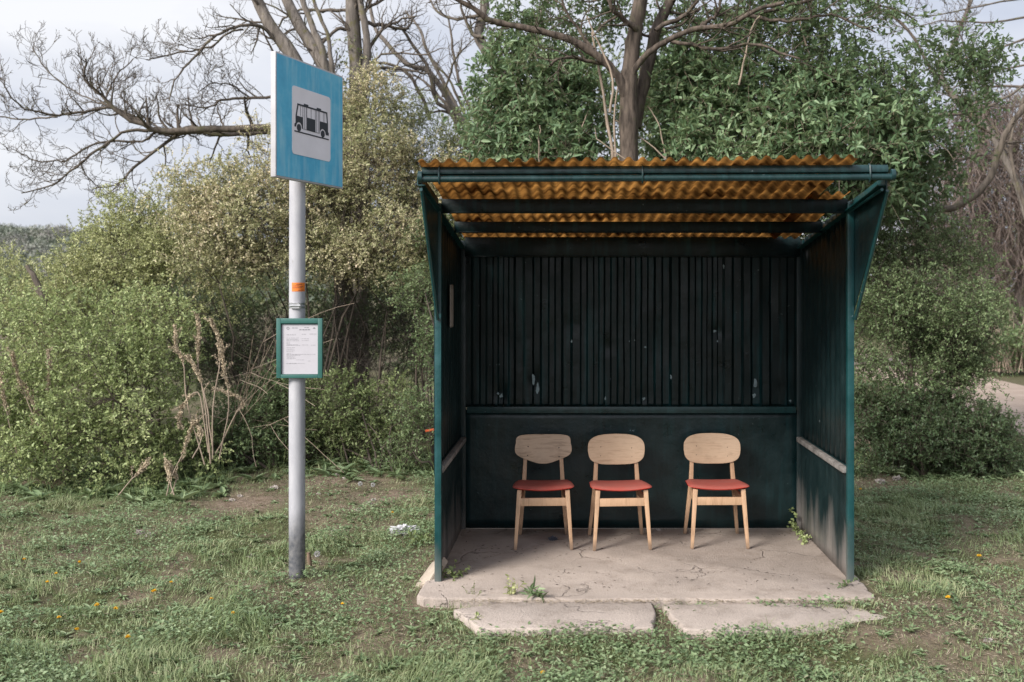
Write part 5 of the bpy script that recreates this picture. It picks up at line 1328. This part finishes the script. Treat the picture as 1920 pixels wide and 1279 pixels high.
# ================================================================== GRASS AND WEEDS
rng = np.random.default_rng(500)
def scatter(n, y0, y1, power=1.0):
    Y = y0 + (y1 - y0) * rng.uniform(0, 1, n)**power
    X = rng.uniform(0, 1, n) * ((840 + 1080) * Y / F + 3.6) - 1080 * Y / F - 1.8
    return X, Y
def free(x, y, m_=0.0):
    a = (x > SLAB[0] - m_) & (x < SLAB[1] + m_) & (y > SLAB[2] - m_) & (y < SLAB[3] + m_)
    for pts in STEPS:
        k = len(pts); ins = np.zeros(len(x), bool); j = k - 1
        for i in range(k):
            xi, yi = pts[i]; xj, yj = pts[j]
            c = ((yi > y) != (yj > y)) & (x < (xj - xi) * (y - yi) / (yj - yi + 1e-12) + xi); ins ^= c; j = i
        a |= ins
    a |= (np.hypot(x - PX, y - PY) < .06)
    return ~a
def st(*pp, z): return [tuple(gp(x, y, z)[:2]) for x, y in pp]
STEPS = [st((846, 1150), (960, 1136), (1222, 1133), (1233, 1150), (1226, 1171), (1040, 1172), (885, 1171), z=.082), st((1240, 1150), (1420, 1141), (1600, 1144), (1670, 1160), (1640, 1170), (1460, 1179), (1280, 1173), z=.08)]
def blades(n, y0, y1, hmin, hmax, w, mask_pow, mat, name, label, seed, power=1.0, lean=.55, sel=None, cat='grass', clump=None):
    global rng
    rng = np.random.default_rng(seed)
    if clump is None: X, Y = scatter(n, y0, y1, power)
    else:
        cx, cy, cr = clump; X = cx + rng.normal(0, 1, n) * cr; Y = cy + rng.normal(0, 1, n) * cr
    b = bare_at(X, Y)
    k = free(X, Y) & (rng.uniform(0, 1, n) > b**mask_pow * .86)
    if sel is not None: k &= sel(X, Y)
    X, Y = X[k], Y[k]; n = len(X)
    P = np.stack([X, Y, hgt(X, Y) - .004], 1)
    tall = fbm(X * 2.6, Y * 2.6, None, 61, 3)
    H = (hmin + (hmax - hmin) * rng.uniform(0, 1, n)**1.6) * (.45 + 1.15 * np.clip((tall - .25) * 2, 0, 1))
    H *= 1 - .5 * bare_at(X, Y)
    a = rng.uniform(0, 2 * np.pi, n)
    ld = np.stack([np.cos(a), np.sin(a), np.zeros(n)], 1) * (rng.uniform(.1, 1, n) * lean * 1.5)[:, None]
    # tussocks lean together
    fa = 6.28 * fbm(X * 1.7, Y * 1.7, None, 67, 2) * 2; ld += np.stack([np.cos(fa), np.sin(fa), np.zeros(n)], 1) * lean * .5
    wd = np.stack([-np.sin(a), np.cos(a), np.zeros(n)], 1) * (w * rng.uniform(.6, 1.3, n))[:, None]
    mid = P + (ld * .35 + np.array([0, 0, .62])) * H[:, None]; tip = P + (ld + np.array([0, 0, .9])) * H[:, None]
    V = np.stack([P - wd, P + wd, mid + wd * .75, mid - wd * .75, tip], 1).reshape(-1, 3)
    i5 = (np.arange(n) * 5)[:, None]
    o = Soup().add(V, i5 + np.array([[0, 1, 2, 3]]), i5 + np.array([[3, 2, 4]])).build(name, [mat])
    return tag(o, label, cat, kind='stuff')
blades(350000, 4.75, 12.0, .018, .065, .0021, .55, M['grass'], 'grass', 'short patchy green and straw coloured grass around the shelter', 501, 1.25, lean=.95)
blades(60000, 4.75, 13.0, .04, .11, .0022, .6, M['grass_lush'], 'tall_grass', 'taller lush green grass tufts among the short grass', 502, 1.1,
       sel=lambda x, y: (fbm(x * 1.9, y * 1.9, None, 71, 3) > .57))
blades(30000, 9.2, 16.0, .10, .32, .004, .4, M['grass_lush'], 'long_grass', 'long shaded grass along the foot of the bushes', 503, 1.0, lean=.8,
       sel=lambda x, y: (np.abs(y - 9.9 - 1.15 * (x > -3.6) - .4 * vnoise(x, y)) < .6) & ((x < -1.2) | (x > 2.2)) | (y > 11.5) & (y < 13) & (x > 4.4) & (x < 5.6))
blades(30000, 10.5, 30.0, .12, .38, .008, .0, M['grass_lush'], 'verge_grass', 'green grass verge beside the dirt track', 505, 1.0, lean=.6,
       sel=lambda x, y: ((x > 9.9) | ((x < 5.9) & (x > 4.6) & (y < 12.2))) & ~((y > 29)))
# dry straw lying flat
rng = np.random.default_rng(510); n = 75000
X, Y = scatter(n, 4.8, 11.5, 1.2); k = free(X, Y) & (rng.uniform(0, 1, n) < .35 + .65 * bare_at(X, Y)); X, Y = X[k], Y[k]; n = len(X)
a = rng.uniform(0, 2 * np.pi, n); L = .012 + .075 * rng.uniform(0, 1, n)**2.2
P = np.stack([X, Y, hgt(X, Y) + rng.uniform(.003, .03, n)], 1); D = np.stack([np.cos(a), np.sin(a), rng.normal(0, .2, n)], 1)
V, F4, F3 = leaves_geo(P, D, np.tile([0, 0, 1.], (n, 1)), L, rng.uniform(.002, .0048, n), fold=.1); o = Soup().add(V, F4, F3).build('straw', [M['straw']]); tag(o, 'scattered dry straw and dead grass lying on the soil', 'straw', kind='stuff')
nj = 900
X = rng.uniform(-.75, 1.92, nj); Y = 6.112 + rng.normal(0, .012, nj); a = rng.uniform(0, 2 * np.pi, nj)
P = np.stack([X, Y, np.full(nj, .086) + rng.uniform(0, .012, nj)], 1); D = np.stack([np.cos(a), np.sin(a) * .5, rng.uniform(-.1, .5, nj)], 1)
V, F4, F3 = leaves_geo(P, D, np.tile([0, 0, 1.], (nj, 1)), rng.uniform(.008, .035, nj), rng.uniform(.002, .006, nj), fold=.1); js = Soup().add(V, F4, F3, 1)
# clover-like weeds
rng = np.random.default_rng(511); n = 270000
X, Y = scatter(n, 4.75, 11.8, 1.2); dens = fbm(X * 1.5, Y * 1.5, None, 83, 4)
k = free(X, Y, .01) & (rng.uniform(0, 1, n) < np.clip((dens - .36) * 3.2, .06, 1)) & (rng.uniform(0, 1, n) > bare_at(X, Y) * .92); X, Y = X[k], Y[k]; n = len(X)
a = rng.uniform(0, 2 * np.pi, n); P = np.stack([X, Y, hgt(X, Y) + rng.uniform(.004, .03, n) + .05 * np.clip((dens[k] - .45) * 4, 0, 1) * rng.uniform(0, 1, n)], 1)
D = np.stack([np.cos(a), np.sin(a), rng.uniform(-.1, .8, n)], 1); N = unit(rng.normal(0, .35, (n, 3)) + np.array([0, 0, 1.]))
L = rng.uniform(.011, .036, n); V, F4, F3 = leaves_geo(P, D, N, L, L * .55, fold=.15); o = Soup().add(V, F4, F3).build('ground_cover', [M['weed']]); tag(o, 'low clover and small leafy weeds covering the ground', 'ground cover', kind='stuff')
# rosettes of broad leaves (plantain, dandelion, dock) -- dense near the hedge
rng = np.random.default_rng(512)
def rosettes(n, y0, y1, L0, L1, mat, name, label, sel, seed):
    global rng
    rng = np.random.default_rng(seed)
    X, Y = scatter(n, y0, y1); k = free(X, Y, .05) & sel(X, Y); X, Y = X[k], Y[k]; n = len(X)
    per = 8
    c = np.repeat(np.stack([X, Y, hgt(X, Y) + .004], 1), per, 0); a = rng.uniform(0, 2 * np.pi, n * per)
    sc = np.repeat(rng.uniform(L0, L1, n), per)
    D = np.stack([np.cos(a), np.sin(a), rng.uniform(.15, 1.1, n * per)], 1)
    V, F4, F3 = leaves_geo(c, D, np.tile([0, 0, 1.], (n * per, 1)) + D * .2, sc * rng.uniform(.6, 1.2, n * per), sc * rng.uniform(.22, .38, n * per), big=True, curl=.35)
    o = Soup().add(V, F4, F3).build(name, [mat]); tag(o, label, 'weeds', kind='stuff')
rosettes(3600, 4.8, 10, .02, .065, M['weed'], 'weed_rosettes', 'small flat weed rosettes scattered in the lawn', lambda x, y: (rng.uniform(0, 1, len(x)) > bare_at(x, y)), 513)
rosettes(2600, 8.6, 12, .06, .18, M['weed'], 'broadleaf_weeds', 'broad leaved weeds crowding the foot of the bushes', lambda x, y: ((x < -1.15) | (x > 2.3)) & (y > 9.2 + .6 * vnoise(x * 1.3, y * 1.3) + .9 * (x > -3.4)) & (rng.uniform(0, 1, len(x)) > bare_at(x, y) * .9), 514)
# leaf litter and twigs on the slab and the bare soil
rng = np.random.default_rng(515); n = 2600
X = rng.uniform(SLAB[0] + .05, SLAB[1] - .05, n); Y = rng.uniform(6.28, 7.9, n); d = fbm(X * 2.5, Y * 2.5, None, 15, 3)
k = rng.uniform(0, 1, n) < np.clip((d - .38) * 3, .08, 1) * np.where(Y > 7.0, 1, .55); X, Y = X[k], Y[k]; n = len(X)
a = rng.uniform(0, 2 * np.pi, n); P = np.stack([X, Y, np.full(n, .1035)], 1); D = np.stack([np.cos(a), np.sin(a), rng.uniform(0, .25, n)], 1); L = .004 + .034 * rng.uniform(0, 1, n)**3
V, F4, F3 = leaves_geo(P, D, np.tile([0, 0, 1.], (n, 1)), L, np.clip(L * .3, .0018, .006) * rng.uniform(.5, 1.4, n), fold=.2)
M['debris'] = leafmat('dry_debris', [(0.03, 0.024, 0.02), (0.08, 0.06, 0.045), (0.16, 0.12, 0.085)], trans=0, rough=.9)
js.add(V, F4, F3); o = js.build('leaf_litter', [M['debris'], M['straw']]); tag(o, 'brown crumbs, dry leaves and bits of twig on the concrete', 'litter', kind='stuff')

# individual small plants on and around the slab
def sprig(name, label, base, n, L, leafL, leafW, mat, seed, up=1.0, cat='weed', group=None, big=True, nl=7):
    rng = np.random.default_rng(seed); sl = Soup(); stt = Soup(); b = np.array(base)
    t = thing(name, tuple(b), label, cat, group)
    P = np.tile(b, (n, 1)) + rng.normal(0, .012, (n, 3)) * [1, 1, 0]
    sprays(rng, P, unit(rdir(rng, n) * .8 + np.array([0, 0, up])), L, nl, leafL, leafW, sl, stt, big=big, droop=.1, twig_r=.002)
    sl.V = [np.maximum(v, [-99, -99, b[2] + .001]) for v in sl.V]
    stt.build('stem', [M['stem_green']], t); sl.build('leaves', [mat], t); return t
sprig('weed', 'thistle-like grey-green weed with long leaves on the slab edge', gp(1005, 1128, .055), 6, .10, .085, .022, M['weed'], 601, .5)
sprig('weed', 'upright yellowish weed on the slab edge beside the thistle-like weed', gp(955, 1128, .055), 5, .15, .035, .018, M['leaf_yellow'], 602, 2.0)
sprig('weed', 'wispy reddish-green seedling at the left part of the slab edge', gp(890, 1130, .05), 4, .12, .02, .009, M['leaf_olive'], 603, 1.6)
sprig('weed', 'low bright green weed growing inside the foot of the left post', gp(848, 1082, .1), 9, .11, .035, .02, M['leaf_fresh2'], 604, .7)
sprig('weed', 'small green weed at the foot of the right post', gp(1582, 1098, .1), 5, .07, .025, .016, M['leaf_right'], 605, .6)
sprig('weed', 'single broad leaf sprout at the front of the tapering step slab', gp(897, 1176, .03), 2, .07, .06, .025, M['leaf_fresh'], 606, 2.0)
sprig('weed', 'leafy weed clump beside the white plastic litter', gp(790, 1020, .02), 10, .12, .05, .025, M['leaf_fresh2'], 607, .8)
for k_, (px, py, zz) in enumerate(((1495, 999, .1), (1506, 1010, .1), (1490, 985, .17), (1516, 1018, .1))):
    pass
rng = np.random.default_rng(608); sl = Soup(); stt = Soup()
b0 = np.array([XR - .05, 7.70, .1]); tI = thing('ivy_sprig', tuple(b0), 'green creeper climbing from the slab at the foot of the right inner wall', 'creeper')
P = np.array([[XR - .035 - rng.uniform(0, .03), yy, .1 + zz] for yy, zz in zip(rng.uniform(7.45, 7.92, 26), np.abs(rng.normal(0, .025, 26)))])
P = np.concatenate([P, np.array([[XR - .05, 7.90, z] for z in np.linspace(.12, .27, 6)])])
sprays(rng, P, unit(rdir(rng, len(P)) + np.array([-.4, -.2, .6])), .035, 5, .022, .02, sl, stt, big=True); sl.V = [np.clip(v, [-9, -9, .101], [XR - .008, 7.94, 9]) for v in sl.V]
stt.build('stem', [M['stem_green']], tI); sl.build('leaves', [M['leaf_fresh']], tI)

# dandelions and fluffy clocks
def dandelion(px, py, rad, name, mat, label, grp, cat, h=.05):
    rng = np.random.default_rng(int(px * 7 + py)); p = gp(px, py + 4); p[2] = hgt(np.array([p[0]]), np.array([p[1]]))[0]
    top = p + np.array([rng.normal(0, .006), rng.normal(0, .006), h])
    t = thing(name, tuple(p), label, cat, grp)
    MB().tube([p, (p + top) / 2 + [.003, 0, 0], top], [.0022, .002, .0018], 6).build('stem', M['stem_green'], t, smooth=60)
    s = Soup(); n = 60 if mat == 'petal' else 160
    if mat == 'petal':
        dv = rdir(rng, n); dv[:, 2] = np.abs(dv[:, 2]) * .8 + .1
        V, F4, F3 = leaves_geo(np.tile(top, (n, 1)), dv, rdir(rng, n), np.full(n, rad), np.full(n, rad * .32))
    else:
        dv = rdir(rng, n); V, F4, F3 = leaves_geo(top + dv * rad * .55, dv, rdir(rng, n), np.full(n, rad * .45), np.full(n, rad * .30))
    s.add(V, F4, F3); s.build('flower' if mat == 'petal' else 'seed_head', [M[mat]], t); return t
YL = [(288, 1124, .020, 'yellow dandelion, biggest of those in the left grass'), (181, 1151, .019, None), (219, 1157, .016, None), (5, 1155, .018, 'yellow dandelion at the left edge of the grass'), (242, 1212, .017, 'yellow dandelion nearest to the bottom edge on the left'),
      (147, 1064, .016, None), (42, 1060, .014, None), (110, 1175, .014, None), (144, 1187, .015, None), (105, 1092, .013, None), (85, 1112, .014, None), (320, 1110, .013, None), (396, 1136, .013, None), (438, 1173, .013, None),
      (1836, 1040, .020, 'yellow dandelion in the darker grass right of the shelter'), (1776, 1147, .018, 'small yellow dandelion on the bare soil at right'), (1020, 1266, .015, 'yellow dandelion in the near grass below the step slabs'), (739, 967, .015, 'yellow flower in front of the hedge between pole and shelter'), (1614, 922, .015, 'tiny yellow flower at the shaded grass right of the post'), (643, 1146, .013, 'small yellow dandelion on the soil near the pole foot'), (396, 838, .012, None), (812, 852, .012, None)]
for px, py, r_, lb in YL:
    dandelion(px, py, r_, 'dandelion', 'petal', lb or 'small yellow dandelion scattered in the left grass', 'yellow dandelions in the grass', 'dandelion')
for px, py, lb in ((593, 1066, 'white dandelion clock standing just right of the pole foot'), (397, 853, 'white dandelion clock under the dock stalks'), (675, 916, 'white dandelion clock on the bare soil, left one of a pair'), (699, 914, 'white dandelion clock on the bare soil, right one of a pair')):
    dandelion(px, py, .024, 'dandelion_clock', 'clock', lb, 'white dandelion clocks', 'dandelion clock', h=.11 if px == 593 else .07)

# litter and stones
def crumple(name, c, r, mat, seed, label, cat, flat_=(1, 1, .5)):
    rng = np.random.default_rng(seed); bm = bmesh.new(); bmesh.ops.create_icosphere(bm, subdivisions=5 if r > .1 else 4, radius=1)
    co = np.array([v.co[:] for v in bm.verts]); nz = fbm(co[:, 0] * 2.5, co[:, 1] * 2.5, co[:, 2] * 2.5, seed, 4); nz = .45 + 1.1 * np.abs(nz - .5) * 2.2
    co = co * nz[:, None] * np.array(flat_) * r
    for v, q in zip(bm.verts, co): v.co = q
    me = bpy.data.meshes.new(name); bm.to_mesh(me); bm.free(); me.materials.append(mat)
    o = link(name, me, None, tuple(float(x) for x in c)); return tag(o, label, cat)
p = gp(757, 1003); o = crumple('plastic_bag', p + [0, 0, .03], .15, M['plastic_white'], 5, 'crumpled white plastic bag lying in the weeds left of the shelter', 'plastic bag', (.85, .5, .42))
p = gp(1036, 1013, .1); crumple('wrapper', p + [0, 0, .012], .04, M['litter_dark'], 6, 'small dark crumpled wrapper on the floor under the pointed-back chair', 'wrapper', (1, .7, .5))
p = gp(802, 808); p = at(806, 808, 10.9); mb = MB(); mb.bar(p + [-.05, 0, 0], p + [.09, 0, .02], .025, .02); o = mb.build('red_scrap', M['litter_red'], None, tuple(p), bevel=.004); tag(o, 'orange-red plastic strip in the weeds beside the shelter', 'scrap')
# snapped stake beside the pole
p = gp(581, 1062); mb = MB(); mb.tube([p + [0, 0, -.03], p + [-.003, 0, .05], p + [-.010, 0, .10]], [.018, .016, .013], 9); o = mb.build('stake', M['rust_stake'], None, tuple(p), smooth=50); tag(o, 'short brown broken stake standing beside the pole foot', 'stake')
rng = np.random.default_rng(630)
for px, py, r_ in ((515, 918, .05), (450, 929, .035), (635, 893, .05), (648, 902, .035), (620, 929, .03), (597, 927, .025), (436, 937, .035), (692, 940, .03), (627, 993, .035), (262, 1003, .05), (280, 1006, .04), (1650, 905, .07), (1682, 901, .05), (700, 935, .03), (672, 954, .03), (470, 1043, .03), (1235, 995, .02), (1853, 1220, .03)):
    p = gp(px, py); zz = 0.1 if px == 1235 else hgt(np.array([p[0]]), np.array([p[1]]))[0]
    if px == 1235: p = gp(px, py, .1)
    big = r_ > .045
    crumple('stone', (p[0], p[1], zz + r_ * .2), r_, M['stone'], int(px), 'pinkish pale stone lying under the right bush' if px in (1650, 1682) else 'small stone on the slab at the rear wall' if px == 1235 else 'pale stone in the grass at the lower right' if px == 1853 else 'pale stone lying on the bare soil before the hedge', 'stone', (1, .8, .6))['group'] = 'pale stones on the soil'

# ================================================================== CAMERA, LIGHT, SKY
cam = bpy.data.cameras.new('camera'); co = bpy.data.objects.new('camera', cam); COL.objects.link(co)
co.location = (0, 0, CZ); co.rotation_euler = (math.radians(90), 0, 0)
cam.lens = 35; cam.sensor_width = 36; cam.shift_x = (960 - CX) / 1920; cam.shift_y = (CY - 639.5) / 1920
cam.clip_start = .05; cam.clip_end = 2000
cam.dof.use_dof = True; cam.dof.focus_distance = 7.1; cam.dof.aperture_fstop = 2.4
scene.camera = co
SUN_DIR = unit(np.array([-.58, -.58, .56]))
sun = bpy.data.lights.new('sun', 'SUN'); so = bpy.data.objects.new('sun', sun); COL.objects.link(so)
sun.energy = 3.6; sun.angle = math.radians(20); sun.color = (1.0, .94, .86)
so.rotation_euler = Vector(-SUN_DIR).to_track_quat('-Z', 'Y').to_euler(); so.location = (-6, -6, 8)
w = bpy.data.worlds.new('World'); scene.world = w; w.use_nodes = True; nt = w.node_tree; nt.nodes.clear()
out = nt.nodes.new('ShaderNodeOutputWorld')
sky = nt.nodes.new('ShaderNodeTexSky'); sky.sky_type = 'NISHITA'; sky.sun_disc = False
sky.sun_elevation = math.asin(SUN_DIR[2]); sky.sun_rotation = math.atan2(SUN_DIR[0], SUN_DIR[1]); sky.air_density = 1.0; sky.dust_density = 2.0
bg1 = nt.nodes.new('ShaderNodeBackground'); bg1.inputs[1].default_value = .10; nt.links.new(sky.outputs[0], bg1.inputs[0])
tc = nt.nodes.new('ShaderNodeTexCoord'); mp = nt.nodes.new('ShaderNodeMapping'); mp.inputs['Scale'].default_value = (1, 1, 2.2); mp.inputs['Location'].default_value = (.35, 0, .1)
nt.links.new(tc.outputs['Generated'], mp.inputs[0])
n1 = noise(nt, 2.3, 7, .52, mp.outputs[0], .3)
cv = unit(np.array([(230 - CX) / F, 1.0, (CY - 45) / F])); vb = nt.nodes.new('ShaderNodeVectorMath'); vb.operation = 'DOT_PRODUCT'; vb.inputs[1].default_value = tuple(float(v) for v in cv)
nt.links.new(tc.outputs['Generated'], vb.inputs[0])
n1 = mathn(nt, 'ADD', n1, mathn(nt, 'MULTIPLY', mathn(nt, 'POWER', mathn(nt, 'MAXIMUM', vb.outputs['Value'], 0.0), 110.0), .07))
cc = ramp(nt, n1, [(0.32, (.50, .545, .66)), (0.52, (.67, .695, .775)), (0.68, (.90, .90, .925))])
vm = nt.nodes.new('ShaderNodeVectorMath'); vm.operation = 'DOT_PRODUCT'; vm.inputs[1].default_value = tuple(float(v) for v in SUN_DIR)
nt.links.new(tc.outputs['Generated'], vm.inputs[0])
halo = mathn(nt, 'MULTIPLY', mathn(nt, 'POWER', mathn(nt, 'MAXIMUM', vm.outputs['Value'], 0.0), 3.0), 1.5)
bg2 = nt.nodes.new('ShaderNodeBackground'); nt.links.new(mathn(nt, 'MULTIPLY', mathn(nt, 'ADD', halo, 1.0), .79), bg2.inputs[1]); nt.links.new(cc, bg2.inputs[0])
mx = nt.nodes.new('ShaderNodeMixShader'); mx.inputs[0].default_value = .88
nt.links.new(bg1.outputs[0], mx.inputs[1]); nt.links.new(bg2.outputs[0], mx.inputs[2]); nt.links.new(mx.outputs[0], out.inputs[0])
vs = scene.view_settings; vs.view_transform = 'Standard'; vs.look = 'None'; vs.exposure = 0.56; vs.gamma = 1; vs.use_curve_mapping = False
scene.cycles.max_bounces = 8; scene.cycles.diffuse_bounces = 4; scene.cycles.transmission_bounces = 4; scene.cycles.transparent_max_bounces = 4; scene.cycles.glossy_bounces = 3
scene.cycles.use_denoising = True; scene.cycles.denoiser = 'OPENIMAGEDENOISE'; scene.cycles.denoising_input_passes = 'RGB_ALBEDO_NORMAL'
scene.cycles.sample_clamp_indirect = 6
